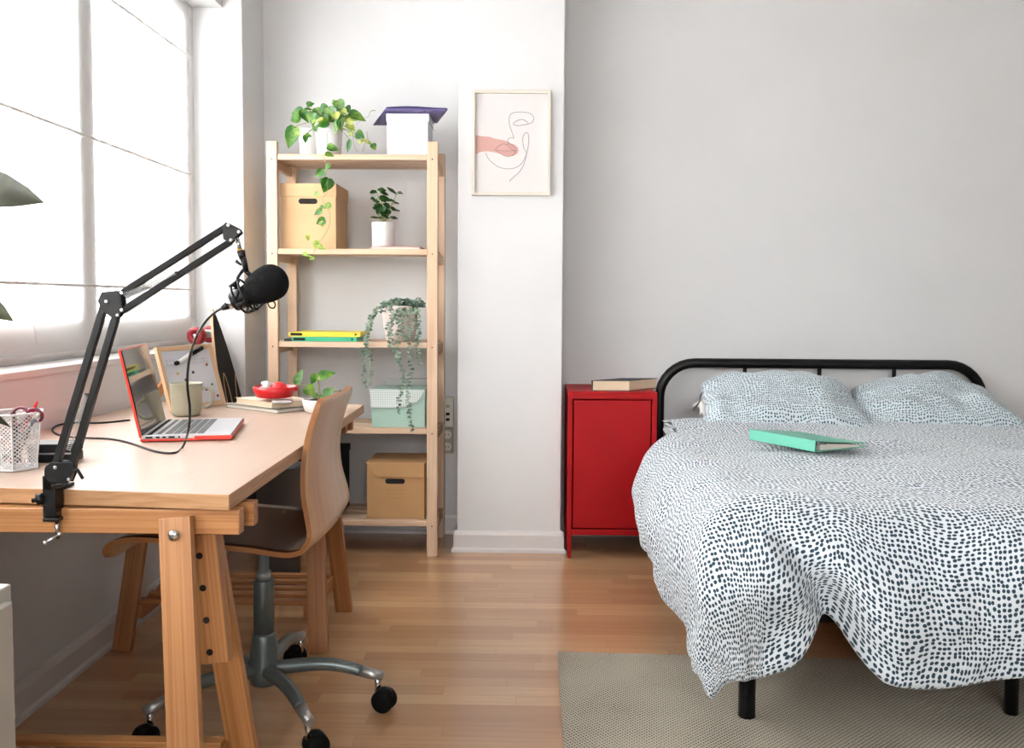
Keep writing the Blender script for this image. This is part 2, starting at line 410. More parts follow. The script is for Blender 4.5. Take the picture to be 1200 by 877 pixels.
    def leaf(s, base, tip, w, nrm, heart=True, fold=.25, curl=.15, st=7):
        base, tip, nrm = V(base), V(tip), V(nrm)
        d = tip-base; L = d.length; d.normalize(); nn = (nrm-d*nrm.dot(d))
        if nn.length < 1e-4: nn = V((0, 0, 1)).cross(d)
        nn.normalize(); sd = d.cross(nn)
        prof = ([(-.04, .38), (.0, .62), (.12, .92), (.32, 1.0), (.55, .82), (.78, .44), (1.0, .02)] if heart else
                [(0, .12), (.12, .55), (.3, .9), (.5, 1.0), (.7, .82), (.87, .45), (1.0, .02)])
        rows = []
        for i, (t, ww) in enumerate(prof):
            c = base+d*(L*t)-nn*(curl*L*(t*t))
            if heart and i == 0: cm = base+d*(L*.05)
            else: cm = c
            hw = w/2*ww
            rows.append([s.bm.verts.new(c-sd*hw+nn*(fold*hw)), s.bm.verts.new(c-sd*hw*.5+nn*(fold*hw*.4)), s.bm.verts.new(cm),
                         s.bm.verts.new(c+sd*hw*.5+nn*(fold*hw*.4)), s.bm.verts.new(c+sd*hw+nn*(fold*hw))])
        for i in range(len(rows)-1):
            for k in range(4):
                f = s.bm.faces.new([rows[i][k], rows[i][k+1], rows[i+1][k+1], rows[i+1][k]]); f.smooth = True
    def build(s, name, mat, parent=None, bevel=0, seg=2, local=False, solid=0, subsurf=0, mods=None):
        bmesh.ops.recalc_face_normals(s.bm, faces=s.bm.faces)
        me = bpy.data.meshes.new(name); s.bm.to_mesh(me); s.bm.free()
        o = bpy.data.objects.new(name, me); COL.objects.link(o)
        if isinstance(mat, str): mat = M[mat]
        me.materials.append(mat)
        if parent is not None:
            o.parent = parent
            if not local:
                r = parent; mt = Matrix.Identity(4)
                while r is not None:
                    mt = (Matrix.LocRotScale(r.location, r.rotation_euler, r.scale) @ mt) if not r.get('_mpi') else (Matrix(eval(r['_mpi'])) @ mt); r = r.parent
                inv = mt.inverted(); o.matrix_parent_inverse = inv
                # children of this part: their parent chain resolves to identity
                o['_mpi'] = repr([list(x) for x in inv])
        if solid:
            m = o.modifiers.new('s', 'SOLIDIFY'); m.thickness = solid; m.offset = 0
        if bevel:
            m = o.modifiers.new('b', 'BEVEL'); m.width = bevel; m.segments = seg; m.limit_method = 'ANGLE'; m.angle_limit = math.radians(40)
        if subsurf:
            m = o.modifiers.new('ss', 'SUBSURF'); m.levels = subsurf; m.render_levels = subsurf
        return o

def tag(o, label, cat, group=None):
    o['label'] = label; o['category'] = cat
    if group: o['group'] = group
    return o
def thing(name, label, cat, loc=(0, 0, 0), rz=0, group=None):
    o = bpy.data.objects.new(name, None); COL.objects.link(o); o.empty_display_size = .05
    o.location = loc; o.rotation_euler = (0, 0, rz)
    return tag(o, label, cat, group)
def struct(o):
    o['kind'] = 'structure'; return o
def copy_tree(o, parent=None):
    c = o.copy(); COL.objects.link(c)
    if parent is not None: c.parent = parent
    for ch in list(o.children): copy_tree(ch, c)
    return c
def lerp(a, b, t): return a+(b-a)*t
def smooth_path(pts, n=6):
    """Catmull-Rom"""
    P = [V(p) for p in pts]; P = [P[0]*2-P[1]]+P+[P[-1]*2-P[-2]]; out = []
    for i in range(1, len(P)-2):
        for k in range(n):
            t = k/n; a, b, c, d = P[i-1:i+3]
            out.append(.5*((2*b)+(c-a)*t+(2*a-5*b+4*c-d)*t*t+(3*b-a-3*c+d)*t**3))
    out.append(P[-2]); return out

# ------------------------------------------------------------------ THE ROOM
XL, XR, YB, YF, ZC = -1.28, 4.6, 4.09, -3.6, 2.7      # left wall, right wall, back wall, wall behind the camera, ceiling
YC = 3.79                                                # front of the two pillars
b = MB(); b.grid(lambda u, v: V((lerp(-1.5, XR, u), lerp(YF, YB+.1, v), 0)), 2, 2, uv=lambda u, v: (lerp(-1.5, XR, u), lerp(YF, YB+.1, v)), smooth=False)
struct(b.build('floor', 'floor'))
struct(MB().box((-1.7, YF-.1, ZC), (XR+.1, YB+.2, ZC+.1)).build('ceiling', 'ceil'))
struct(MB().box((-1.7, YB, 0), (XR+.1, YB+.12, ZC)).build('wall_back', 'wall'))
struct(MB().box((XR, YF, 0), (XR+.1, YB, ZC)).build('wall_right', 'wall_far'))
# left wall: solid below the sill, wall above the lintel, opening Y .2 .. 3.78
WY0, WY1, ZS, ZT = -1.6, 3.80, .872, 2.26
b = MB(); b.box((-1.62, YF, 0), (XL, WY0, ZC)); b.box((-1.62, WY0, 0), (XL, WY1, ZS-.012)); b.box((-1.62, WY0, ZT), (XL, WY1, ZC)); b.box((-1.62, WY1, 0), (XL, YB, ZC))
struct(b.build('wall_left', 'wall'))
struct(MB().box((-1.62, WY0, ZS-.02), (XL+.004, WY1, ZS)).build('trim_1', 'wall_sill', bevel=.003))
# pillars on both sides of the alcove
struct(MB().box((-1.46, YC, 0), (-1.2, YB, ZC)).build('wall_alcove_left', 'wall', bevel=.004))
struct(MB().box((-.306, YC, 0), (.131, YB, ZC)).build('wall_pillar', 'wall', bevel=.004))
# rear wall behind the camera with an unseen opening added for the fill lamp
b = MB(); b.box((-1.6, YF-.1, 0), (-1.1, YF, ZC)); b.box((1.5, YF-.1, 0), (XR, YF, ZC)); b.box((-1.1, YF-.1, 0), (1.5, YF, 1.45)); b.box((-1.1, YF-.1, 2.62), (1.5, YF, ZC))
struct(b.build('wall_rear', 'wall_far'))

def baseboard(name, p0, p1, nrm, ends=(0, 0)):
    """moulded skirting from p0 to p1 with the face towards nrm"""
    p0, p1, n = V(p0), V(p1), V(nrm); d = (p1-p0).normalized()
    prof = [(0, 0), (.022, 0), (.022, .012), (.014, .02), (.014, .072), (.011, .084), (.008, .09), (0, .092)]
    m = MB(); a = [m.bm.verts.new(p0-d*ends[0]*o+n*o+V((0, 0, h))) for o, h in prof]; c = [m.bm.verts.new(p1+d*ends[1]*o+n*o+V((0, 0, h))) for o, h in prof]
    for i in range(len(prof)-1): m.bm.faces.new([a[i], a[i+1], c[i+1], c[i]])
    m.bm.faces.new(a); m.bm.faces.new(c[::-1])
    return struct(m.build(name, 'base'))
baseboard('baseboard_left', (XL, YF, 0), (XL, YC, 0), (1, 0, 0))
baseboard('baseboard_back', (-1.2, YB, 0), (-.306, YB, 0), (0, -1, 0))
baseboard('baseboard_right', (.131, YB, 0), (XR, YB, 0), (0, -1, 0))
baseboard('baseboard_pillar', (-.306, YC, 0), (.131, YC, 0), (0, -1, 0), (1, 1))
baseboard('baseboard_pillar_side', (-.306, YB, 0), (-.306, YC, 0), (-1, 0, 0))
baseboard('baseboard_alcove', (-1.27, YC, 0), (-1.2, YC, 0), (0, -1, 0), (0, 1))

# window: frame, mullions, glass, set behind the blind
XW = -1.405
win = bpy.data.objects.new('window_1', None); COL.objects.link(win); win.location = (XW, 2, ZS); struct(win)
b = MB()
b.box((XW-.06, WY0, ZS), (XW, WY1, .985)); b.box((XW-.06, WY0, 2.20), (XW, WY1, ZT))
b.box((XW-.06, 3.70, .985), (XW, WY1, 2.20)); b.box((XW-.06, WY0, .985), (XW, WY0+.06, 2.2))
struct(b.build('window_frame', 'winframe', win, bevel=.004))
for i, y in enumerate((2.86, 1.96, 1.06, .16, -.74)):
    struct(MB().box((XW-.06, y-.05, .985), (XW+.006, y+.05, 2.2)).build('window_mullion', 'winframe', win, bevel=.004))
struct(MB().box((XW-.035, WY0+.05, .98), (XW-.029, 3.71, 2.21)).build('window_pane', 'glass', win))

# sheer roman blind
XBl = -1.390
bl = thing('roman_blind', 'sheer white roman blind with thin horizontal rods hanging in front of the window', 'blind', (XBl, 2, 2.2))
def blindp(u, v):
    y = lerp(-1.55, 3.705, u); z = lerp(.892, 2.24, v)
    return V((XBl+.003*noise.noise(V((y*2.2, z*.8, 0)))+.002*math.sin(y*3.1)*(1-v), y, z-(.010*noise.noise(V((y*1.7, 3, 1))) if v == 0 else 0)))
MB().grid(blindp, 140, 24).build('blind_cloth', 'sheer', bl)
for z in (1.096, 1.56, 2.035):
    MB().tube([(XBl+.006, -1.55, z+.0), (XBl+.006, 2.0, z), (XBl+.006, 3.705, z)], .005, 6).build('blind_rod', 'rodcloth', bl)
b = MB(); b.box((XBl-.004, -1.55, .885), (XBl+.004, 3.705, .897)); b.build('blind_hem', 'hemcloth', bl)
MB().tube([(XBl+.012, 2.46, 1.40), (XBl+.012, 2.465, 1.1), (XBl+.014, 2.50, .93)], .0011, 5).build('blind_cord', 'linen', bl)

# plaster conduit in the alcove and sockets
MB().tube([(-1.3019,4.0800,0.6745), (-1.1930,4.0800,0.6753), (-1.1269,4.0800,0.6739)], .004, 6).build('cable_conduit', 'wall'); 
tag(bpy.data.objects['cable_conduit'], 'thin white painted cable running level along the alcove wall left of the shelf', 'cable')
sw = thing('switch_panel', 'beige wall switch panel with small dark switches above the double socket', 'switch', (-.367, YB, .56))
MB().box((-.392, YB-.035, .492), (-.345, YB, .625)).build('housing', 'plastic_w', sw, bevel=.004)
for z in (.585, .55, .525): MB().box((-.378, YB-.041, z-.006), (-.362, YB-.034, z+.006)).build('switch', 'hole' if z < .56 else 'socket_grey', sw, bevel=.001)
so = thing('wall_socket', 'beige double wall socket below the switch panel beside the shelf', 'socket', (-.372, YB, .42))
MB().box((-.402, YB-.022, .370), (-.347, YB, .483)).build('plate', 'socket_grey', so, bevel=.003)
for z in (.455, .4):
    MB().lathe([(.019, 0), (.021, .004), (.017, .006), (.015, .001)], (-.373, YB-.022, z), 20, axis=(0, -1, 0)).build('outlet', 'plastic_w', so)
    b = MB()
    for dx in (-.006, .006): b.lathe([(.0026, 0), (.0026, .003)], (-.373+dx, YB-.0235, z), 8, axis=(0, -1, 0))
    b.build('pin_hole', 'hole', so)

# framed print
pc = thing('framed_print', 'pale wooden framed line drawing of a face with a blush patch on the pillar', 'picture', (-.088, YC, 1.7))
x0, x1, z0, z1 = -.2485, .0755, 1.493, 1.922; yf = YC-.022; fw = .013
b = MB(); b.box((x0, yf, z0), (x0+fw, YC-.002, z1)); b.box((x1-fw, yf, z0), (x1, YC-.002, z1)); b.box((x0+fw, yf, z1-fw), (x1-fw, YC-.002, z1)); b.box((x0+fw, yf, z0), (x1-fw, YC-.002, z0+fw))
b.build('frame', 'frame_pale', pc, bevel=.001)
sheet = MB().box((x0+fw, YC-.008, z0+fw), (x1-fw, YC-.003, z1-fw)).build('print', 'print', pc)
def art(px, py): # position on the sheet, fractions of the frame
    return V((x0+(x1-x0)*(px-125)/510, YC-.0088, z1-(z1-z0)*(py-92)/678))
lines = [[(398, 400), (385, 360), (368, 310), (366, 265), (385, 238), (430, 230), (490, 236), (522, 258), (525, 280), (505, 302), (470, 312), (420, 318), (392, 308), (410, 290), (445, 278), (470, 285), (488, 300)],
         [(370, 680), (380, 665), (430, 620), (462, 570), (480, 500), (492, 440), (494, 385), (480, 362), (462, 375), (455, 410), (462, 460), (478, 500), (450, 560), (400, 592), (340, 595), (290, 580), (235, 535), (215, 495)]]
b = MB()
for ln in lines: b.tube(smooth_path([art(*p) for p in ln], 5), .0010, 5)
b.build('face_line', 'greyink', sheet)
b = MB()
for ln in [[(275, 475), (300, 450), (330, 436), (350, 442), (362, 430), (385, 445), (412, 475), (400, 500), (370, 518), (335, 512), (305, 495), (275, 475)], [(275, 475), (340, 482), (412, 478)], [(352, 440), (375, 462), (408, 492)], [(365, 440), (358, 412), (375, 396), (395, 402)]]:
    b.tube(smooth_path([art(*p) for p in ln], 4), .0009, 5)
b.build('lip_line', 'ink', sheet)
pk = [(151, 380), (200, 388), (240, 390), (280, 404), (330, 412), (358, 420), (372, 432), (400, 438), (422, 456), (430, 478), (420, 500), (395, 514), (350, 516), (310, 500), (270, 490), (230, 484), (190, 486), (160, 498), (151, 504)]
b = MB(); o = art(0, 0)
b.prism([((art(*p)-o).x, (art(*p)-o).z) for p in pk], (o.x, YC-.0084, o.z), (1, 0, 0), (0, 0, 1), (0, -1, 0), .0002)
b.build('blush_patch', 'pink', sheet)

# ------------------------------------------------------------------ RUG
b = MB(); RX0, RY1 = .078, 2.672
rg = [(RX0, .2), (3.0, .1), (3.0, 2.60), (RX0+.008, RY1)]
b.prism(rg, (0, 0, .001), (1, 0, 0), (0, 1, 0), (0, 0, 1), .008)
rug = b.build('rug', 'rug', bevel=.003); tag(rug, 'taupe flat-woven rug with fine dotted weave under the bed', 'rug')

# ------------------------------------------------------------------ DESK
ZD = .715
TOP = [(-0.5208, 1.5494), (-0.5437, 2.9469), (-1.262, 2.985), (-1.255, 1.62)]
dk = thing('desk_tabletop', 'long light pine worktop along the window wall resting on two trestles', 'table', (-.88, 2.2, ZD-.03))
b = MB()
lo = [b.bm.verts.new((x, y, ZD-.028)) for x, y in TOP]; hi = [b.bm.verts.new((x, y, ZD)) for x, y in TOP]
def uvset(f):
    for l in f.loops: l[b.uv].uv = (l.vert.co.y, l.vert.co.x+5)
uvset(b.bm.faces.new(hi)); uvset(b.bm.faces.new(lo[::-1]))
for i in range(4):
    f = b.bm.faces.new([lo[i], lo[(i+1) % 4], hi[(i+1) % 4], hi[i]])
    for l in f.loops:
        l[b.uv].uv = ((l.vert.co.y if i in (0, 2) else l.vert.co.x*1.0)+3, l.vert.co.z+7)
o = b.build('top_board', 'desk', dk, bevel=.0015)
o.data.materials.append(M['deskedge'])
for p_ in o.data.polygons:
    if abs(p_.normal.z) < .5: p_.material_index = 1

def trestle(label, y, xr, xl, zt, zsh, mat, bolt=True, post=False, half=.185, beamends=(0, 0), slat_x=None, splay=.11):
    """A-frame trestle: a double cross beam along X, two splayed A-frames with height posts, slatted shelf"""
    t = thing('wooden_trestle', label, 'trestle', ((xr+xl)/2, y, 0), group='wooden trestles under the desk')
    e0, e1 = beamends
    MB().box((xl-e0, y-.034, zt-.046), (e1, y-.006, zt-.002)).build('cross_beam', mat, t, bevel=.002)
    MB().box((xl-e0, y+.030, zt-.046), (e1+.006, y+.058, zt-.002)).build('cross_beam', mat, t, bevel=.002)
    for side, x in ((1, xr), (-1, xl)):
        zl = zt-.012
        xa = x-side*.045
        for fb in (-1, 1):
            top = V((xa-side*.01, y-.048 if fb < 0 else y+.07, zl)); bot = V((xa+side*splay*zl, y+fb*half, .0))
            m = MB(); m.beam(bot, top, .056, .021, side=(1, 0, 0))
            # cut the foot flat
            leg = m.build('leg', mat, t, bevel=.0015)
            if fb < 0:
                d = (top-bot).normalized(); q = top-d*.028+V((0, -.013, 0))
                MB().lathe([(.010, 0), (.010, .003), (.007, .006), (.003, .007)], q, 16, axis=(0, -1, 0)).build('bolt', 'chrome', t)
        # height post between the legs with its row of peg holes
        if post and side > 0:
            px = xa+.016
            ptop = V((px, y+.012, zt-.055)); pbot = V((px+.022, y+.012, zt-.29)) 
            MB().beam(pbot, ptop, .052, .03, side=(1, 0, 0)).build('height_post', mat, t, bevel=.0015)
            for k in range(4):
                q = ptop.lerp(pbot, .16+.25*k)+V((-.006, -.0155, 0))
                MB().lathe([(.006, -.004), (.006, .0006)], q, 16, axis=(0, -1, 0)).build('peg_hole', 'hole', t)
        # side rail that carries the shelf
        f = zsh/zl
        xr_ = xa+side*splay*(zl-zsh)
        yy = lerp(half, .055, f)
        MB().beam((xr_-side*.034, y-yy+.0, zsh-.015), (xr_-side*.034, y+yy, zsh-.015), .022, .042, side=(1, 0, 0)).build('side_rail', mat, t, bevel=.001)
    f = zsh/(zt-.012); yy = lerp(half, .055, f)-.015
    xs0 = xl+.02; xs1 = xr-.045+splay*(zt-zsh)-.03; xs0 = xl+.045-splay*(zt-zsh)+.03
    for k in range(5):
        yk = lerp(y-yy+.012, y+yy-.012, k/4)
        MB().box((xs0, yk-.013, zsh+.006), (xs1, yk+.013, zsh+.018)).build('shelf_slat', mat, t, bevel=.001)
    return t
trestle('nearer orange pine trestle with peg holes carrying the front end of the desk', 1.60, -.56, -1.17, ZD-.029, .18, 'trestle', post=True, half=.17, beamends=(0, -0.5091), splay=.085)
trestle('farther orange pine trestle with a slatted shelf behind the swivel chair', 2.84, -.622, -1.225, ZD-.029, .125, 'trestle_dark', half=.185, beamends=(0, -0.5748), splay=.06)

# ------------------------------------------------------------------ CHAIR
CX, CY = -.675, 2.265
ch = thing('swivel_chair', 'bent plywood swivel chair with dark brown seat face on grey five-star castor base', 'chair', (CX, CY, 0))
prof = [(-.985, .441), (-.985, .460), (-.968, .480), (-.93, .492), (-.88, .494), (-.80, .488), (-.72, .481), (-.64, .474), (-.585, .466), (-.543, .465), (-.508, .480), (-.491, .512), (-.497, .555), (-.508, .605), (-.511, .66), (-.506, .71), (-.494, .76), (-.482, .795), (-.474, .823)]
wid = [.165, .178, .190, .198, .203, .205, .207, .208, .209, .211, .214, .216, .210, .200, .190, .186, .187, .190, .192]
pp = smooth_path([(a, 0, c) for a, c in prof], 3); n_ = len(pp)
ww = []
for i in range(n_):
    t = i/3; k = min(int(t), len(wid)-2); ww.append(lerp(wid[k], wid[k+1], t-k))
def shell(mb, side, i0, i1):
    """one face of the shell (side +-1) between profile samples i0..i1"""
    th = .006
    cum = [0]
    for i in range(1, n_): cum.append(cum[-1]+(pp[i]-pp[i-1]).length)
    NV = 16
    def pt(i, v):
        tdir = (pp[min(i+1, n_-1)]-pp[max(i-1, 0)]).normalized(); nrm = V((-tdir.z, 0, tdir.x))
        y = (v*2-1)
        w = ww[i]
        top = i/(n_-1)
        # rounded corners at both free ends
        endd = min(cum[i], cum[-1]-cum[i]); rc = .028
        if endd < rc: w = w-rc+math.sqrt(max(0, rc*rc-(rc-endd)**2))
        dish = .010*(y*y)*(1 if top > .55 else .6)
        return pp[i]+V((0, CY-.015+y*w, 0))+nrm*(side*th+dish)
    vs = [[mb.bm.verts.new(pt(i, j/NV)) for j in range(NV+1)] for i in range(i0, i1+1)]
    for a in range(len(vs)-1):
        for c in range(NV):
            q = [(a, c), (a+1, c), (a+1, c+1), (a, c+1)]
            f = mb.bm.faces.new([vs[x][y] for x, y in q]); f.smooth = True
            for l, (x, y) in zip(f.loops, q): l[mb.uv].uv = (cum[i0+x], (y/NV*2-1)*.2+side)
    return vs
def shellpart(name, mat, i0, i1):
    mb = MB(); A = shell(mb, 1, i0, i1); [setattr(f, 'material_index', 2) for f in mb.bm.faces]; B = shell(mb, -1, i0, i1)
    loopA = [r[0] for r in A]+A[-1][1:]+[r[-1] for r in A[::-1]][1:]+A[0][::-1][1:-1]
    loopB = [r[0] for r in B]+B[-1][1:]+[r[-1] for r in B[::-1]][1:]+B[0][::-1][1:-1]
    n = len(loopA)
    edge = []
    for i in range(n):
        f = mb.bm.faces.new([loopA[i], loopA[(i+1) % n], loopB[(i+1) % n], loopB[i]]); edge.append(f)
        for l, u in zip(f.loops, [(i*.01, 0), (i*.01+.01, 0), (i*.01+.01, .012), (i*.01, .012)]): l[mb.uv].uv = u
        f.material_index = 1
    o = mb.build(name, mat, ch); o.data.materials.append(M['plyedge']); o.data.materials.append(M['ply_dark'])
    return o
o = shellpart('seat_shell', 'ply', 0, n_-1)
CZ = .470
MB().lathe([(.055, -.012), (.06, -.006), (.03, 0)], (CX, CY, CZ-.012), 24).build('seat_plate', 'black', ch)
MB().box((CX-.09, CY-.06, CZ-.034), (CX+.07, CY+.06, CZ-.022)).build('seat_bracket', 'blackmatte', ch, bevel=.003)
MB().lathe([(.0185, 0), (.0185, .02), (.013, .02), (.013, .105)], (CX, CY, CZ-.125), 24).build('gas_piston', 'pistongrey', ch)
MB().lathe([(.026, 0), (.026, .145), (.0245, .15), (.014, .151)], (CX, CY, .195), 28).build('column', 'greymetal', ch)
MB().lathe([(.024, -.028), (.036, -.022), (.038, .0), (.036, .05), (.030, .1), (.027, .108)], (CX, CY, .10), 28).build('hub', 'greymetal', ch)
for ai, ang in enumerate((4, 86, 158, 222, 306)):
    a = math.radians(ang); d = V((math.cos(a), math.sin(a), 0)); R_ = .285
    pts = [(CX, CY, .118)+V((0, 0, 0))] if False else []
    prf = [(.02, .112), (.09, .120), (.16, .122), (.215, .112), (.245, .103)]
    pts = smooth_path([V((CX, CY, z))+d*r for r, z in prf], 4)
    m = MB(); rs = [lerp(.019, .0145, i/(len(pts)-1)) for i in range(len(pts))]
    m.tube(pts, .016, 12, rs=rs)
    barm = m.build('base_arm', 'greymetal', ch)
    MB().tube([V((CX, CY, .103))+d*.243, V((CX, CY, .094))+d*.275, V((CX, CY, .088))+d*.302], .0145, 12, rs=[.0150, .0135, .012]).build('arm_tip', 'silver', barm)
    cpos = V((CX, CY, 0))+d*.288
    sa = a+random.choice((-1, 1))*.6+PI*.0
    if ai == 4: sa = .5
    if ai == 0: sa = -.3
    if ai == 1: sa = 2.9
    c = cpos+V((math.cos(sa), math.sin(sa), 0))*.018
    ax = V((-math.sin(sa), math.cos(sa), 0))
    MB().tube([cpos+V((0, 0, .046)), cpos+V((0, 0, .088))], .008, 12).build('caster_stem', 'chrome', barm)
    m = MB()
    for sgn in (-1, 1): m.lathe([(.012, .004), (.026, .005), (.0285, .008), (.0285, .018), (.025, .022), (.008, .023)], c+V((0, 0, .0285)), 24, axis=ax*sgn)
    wh = m.build('caster_wheel', 'blackmatte', barm)
    MB().sphere(c+V((0, 0, .042)), .0225, (1, .9, .95), 14, 8).build('caster_hood', 'black', barm)

# ------------------------------------------------------------------ MICROPHONE ARM
YA = 1.52
arm = thing('microphone_boom', 'black two-section scissor arm clamped to the front edge of the desk', 'microphone arm', (-.82, 1.55, .70))
ex, ez = V((1, 0, 0)), V((0, 0, 1))
YE = 1.5801
xcl = (-0.8347, 1.55, 0.6966)[0]
m = MB(); m.box((xcl-.012, YE-.034, .672), (xcl+.011, YE-.006, .745)); m.box((xcl-.012, YE-.03, ZD+.0005), (xcl+.011, YE+.035, ZD+.007)); m.box((xcl-.013, YE-.034, .664), (xcl+.014, YE+.025, .671))
m.build('clamp', 'black', arm, bevel=.002)
m = MB(); m.tube([(xcl+.007, YE-.022, .632), (xcl+.007, YE-.022, .664)], .0036, 10); m.build('clamp_screw', 'chrome', arm)
m = MB(); m.tube([(-0.8343, 1.53, 0.6319), (-0.8167, 1.545, 0.6432)], .0022, 8); m.sphere((-0.8343, 1.53, 0.6319), .0042, seg=12, rings=8); m.sphere((-0.8167, 1.545, 0.6432), .0042, seg=12, rings=8); m.build('screw_handle', 'chrome', arm)
m = MB(); m.lathe([(.010, 0), (.010, .012), (.004, .013), (.004, .02)], (-0.8451, 1.55, 0.7055), 14, axis=(-1, -.3, -.2)); m.build('lock_knob', 'black', arm)
MB().beam((-0.833, 1.545, 0.7246), (-0.8241, 1.53, 0.7633), .012, .012).build('neck', 'black', arm, bevel=.001)
pxp_late = True
MB().tube([(-0.7806, 1.52, 0.7641), (-0.7627, 1.505, 0.7641), (-0.7518, 1.5, 0.7506)], .0028, 8).build('tension_lever', 'black', arm)
MB().tube([(-0.8189, 1.53, 0.7308), (-0.7884, 1.52, 0.7376)], .0024, 8).build('tension_lever', 'black', arm)
for p0, p1 in (((-0.8085, 1.52, 0.7653), (-0.7168, 1.52, 1.049)), ((-0.7868, 1.52, 0.7449), (-0.6991, 1.52, 1.0247))):
    MB().beam(p0, p1, .012, .0115, side=(0, 1, 0)).build('arm_bar', 'black', arm, bevel=.001)
for p0, p1 in (((-0.689, 1.52, 1.0621), (-0.5351, 1.6, 1.1824)), ((-0.6895, 1.52, 1.032), (-0.5294, 1.6, 1.1555))):
    MB().beam(p0, p1, .011, .0105, side=(0, 1, 0)).build('arm_bar', 'black', arm, bevel=.001)
def pxpoly(name, pts, Y, depth, gap, mat='black'):
    m = MB(); o = V(pts[0])
    P2 = [((V(p)-o).x, (V(p)-o).z) for p in pts]
    for yy in (Y-gap-depth, Y+gap): m.prism(P2, (o.x, yy, o.z), ex, ez, (0, 1, 0), depth)
    return m.build(name, mat, arm, bevel=.0008)
pxpoly('base_bracket', [(-0.8209,1.5200,0.7681), (-0.8112,1.5200,0.7755), (-0.7745,1.5200,0.7759), (-0.7764,1.5200,0.7538), (-0.7825,1.5200,0.7398), (-0.8134,1.5200,0.7403), (-0.8206,1.5200,0.7475)], 1.52, .003, .0075)
pxpoly('elbow_plate', [(-0.7195,1.5200,1.0641), (-0.6919,1.5200,1.0671), (-0.6869,1.5200,1.0571), (-0.6844,1.5200,1.0334), (-0.6970,1.5200,1.0190), (-0.7057,1.5200,1.0225), (-0.7193,1.5200,1.0339), (-0.7270,1.5200,1.0490)], 1.52, .003, .0065)
pxpoly('head_plate', [(-0.5358,1.6000,1.1884), (-0.5140,1.6000,1.1773), (-0.5103,1.6000,1.1706), (-0.5286,1.6000,1.1525), (-0.5407,1.6000,1.1585), (-0.5435,1.6000,1.1809)], 1.60, .003, .0065)
for p in ((-0.7102, 1.509, 1.0483), (-0.684, 1.509, 1.0627), (-0.6845, 1.509, 1.0342), (-0.6916, 1.509, 1.0256), (-0.7978, 1.5, 0.769), (-0.775, 1.5, 0.749), (-0.5299, 1.589, 1.1823), (-0.512, 1.589, 1.1712), (-0.5257, 1.589, 1.157)):
    MB().lathe([(.0034, 0), (.0034, .002), (.0018, .0032)], p, 12, axis=(0, -1, 0)).build('bolt', 'chrome', arm)
def spring(p0, p1, r, turns):
    p0, p1 = V(p0), V(p1); d = (p1-p0); t = d.normalized(); u = t.cross(V((0, 1, 0))).normalized(); w = t.cross(u)
    n = turns*8
    return MB().tube([p0+d*(i/n)+(u*math.cos(i/8*2*PI)+w*math.sin(i/8*2*PI))*r for i in range(n+1)], .0007, 5).build('spring', 'silver', arm)
spring((-0.7493, 1.512, 0.8907), (-0.7817, 1.512, 0.7961), .0032, 30); spring((-0.7421, 1.53, 0.886), (-0.7793, 1.53, 0.7858), .0032, 30)
spring((-0.6839, 1.515, 1.0592), (-0.6091, 1.55, 1.0979), .0032, 30); spring((-0.6901, 1.535, 1.0565), (-0.612, 1.565, 1.0955), .0032, 30)
MB().tube([(-0.7507, 1.512, 0.8907), (-0.7406, 1.53, 0.8875)], .003, 8).build('spring_pin', 'black', arm)
MB().tube([(-0.6083, 1.548, 1.0979), (-0.608, 1.57, 1.0986)], .003, 8).build('spring_pin', 'black', arm)
MB().tube([(-0.5194, 1.6, 1.1616), (-0.5136, 1.6, 1.1391)], .0042, 12).build('threaded_rod', 'chrome', arm)
MB().tube([(-0.5143, 1.6, 1.1421), (-0.5139, 1.6, 1.1384)], .0052, 12).build('brass_adapter', plain('brass', (200, 150, 60), .3, metal=.8), arm)

# microphone in its shock mount
mic = thing('condenser_microphone', 'black studio microphone with round foam windscreen hanging from the arm', 'microphone', (-0.4861, 1.6, 1.0777))
HD = V((-0.4588, 1.6, 1.0839)); TL = V((-0.5351, 1.6, 1.0435)); axm = (HD-TL).normalized()
MB().tube([HD-axm*.04, HD-axm*.0715], .0165, 20, rs=[.0195, .0185]).build('body', 'black', mic)
MB().tube([HD-axm*.0715, HD-axm*.0775, HD-axm*.078], .0165, 20, rs=[.0185, .0165, .010]).build('body_cap', 'black', mic)
MB().tube([HD-axm*.074, HD-axm*.086], .0095, 18).build('connector', 'chrome', mic)
MB().tube([HD-axm*.086, HD-axm*.1], .007, 14, rs=[.008, .0045]).build('plug', 'black', mic)
def foam(u, v):
    th = u*2*PI; ph = v*PI
    z = -math.cos(ph); r = math.sin(ph)
    if z < 0: l = z*.052; rr = .0325*math.sin(math.acos(max(-1, z*.93)))
    else: l = z*.0300; rr = .0325*r
    a = V((0, 1, 0)); w = axm.cross(a).normalized(); a = w.cross(axm)
    return HD+axm*l+(a*math.cos(th)+w*math.sin(th))*rr
MB().grid(foam, 28, 20).build('foam_windscreen', 'foam', mic)
w_ = axm.cross(V((0, 1, 0))).normalized(); a_ = w_.cross(axm)
for off, R_ in ((-.048, .030), (-.064, .027)):
    c = HD+axm*off
    MB().tube([c+(a_*math.cos(t*PI/12)+w_*math.sin(t*PI/12))*R_ for t in range(25)], .0022, 8, cap=False).build('shock_mount_ring', 'black', mic)
m = MB()
for k in range(8):
    a0 = k*PI/4; 
    m.tube([HD+axm*-.048+(a_*math.cos(a0)+w_*math.sin(a0))*.030, HD+axm*-.056+(a_*math.cos(a0+.4)+w_*math.sin(a0+.4))*.0185, HD+axm*-.064+(a_*math.cos(a0+.8)+w_*math.sin(a0+.8))*.027], .0011, 5)
m.build('elastic_cord', 'blackmatte', mic)
m = MB()
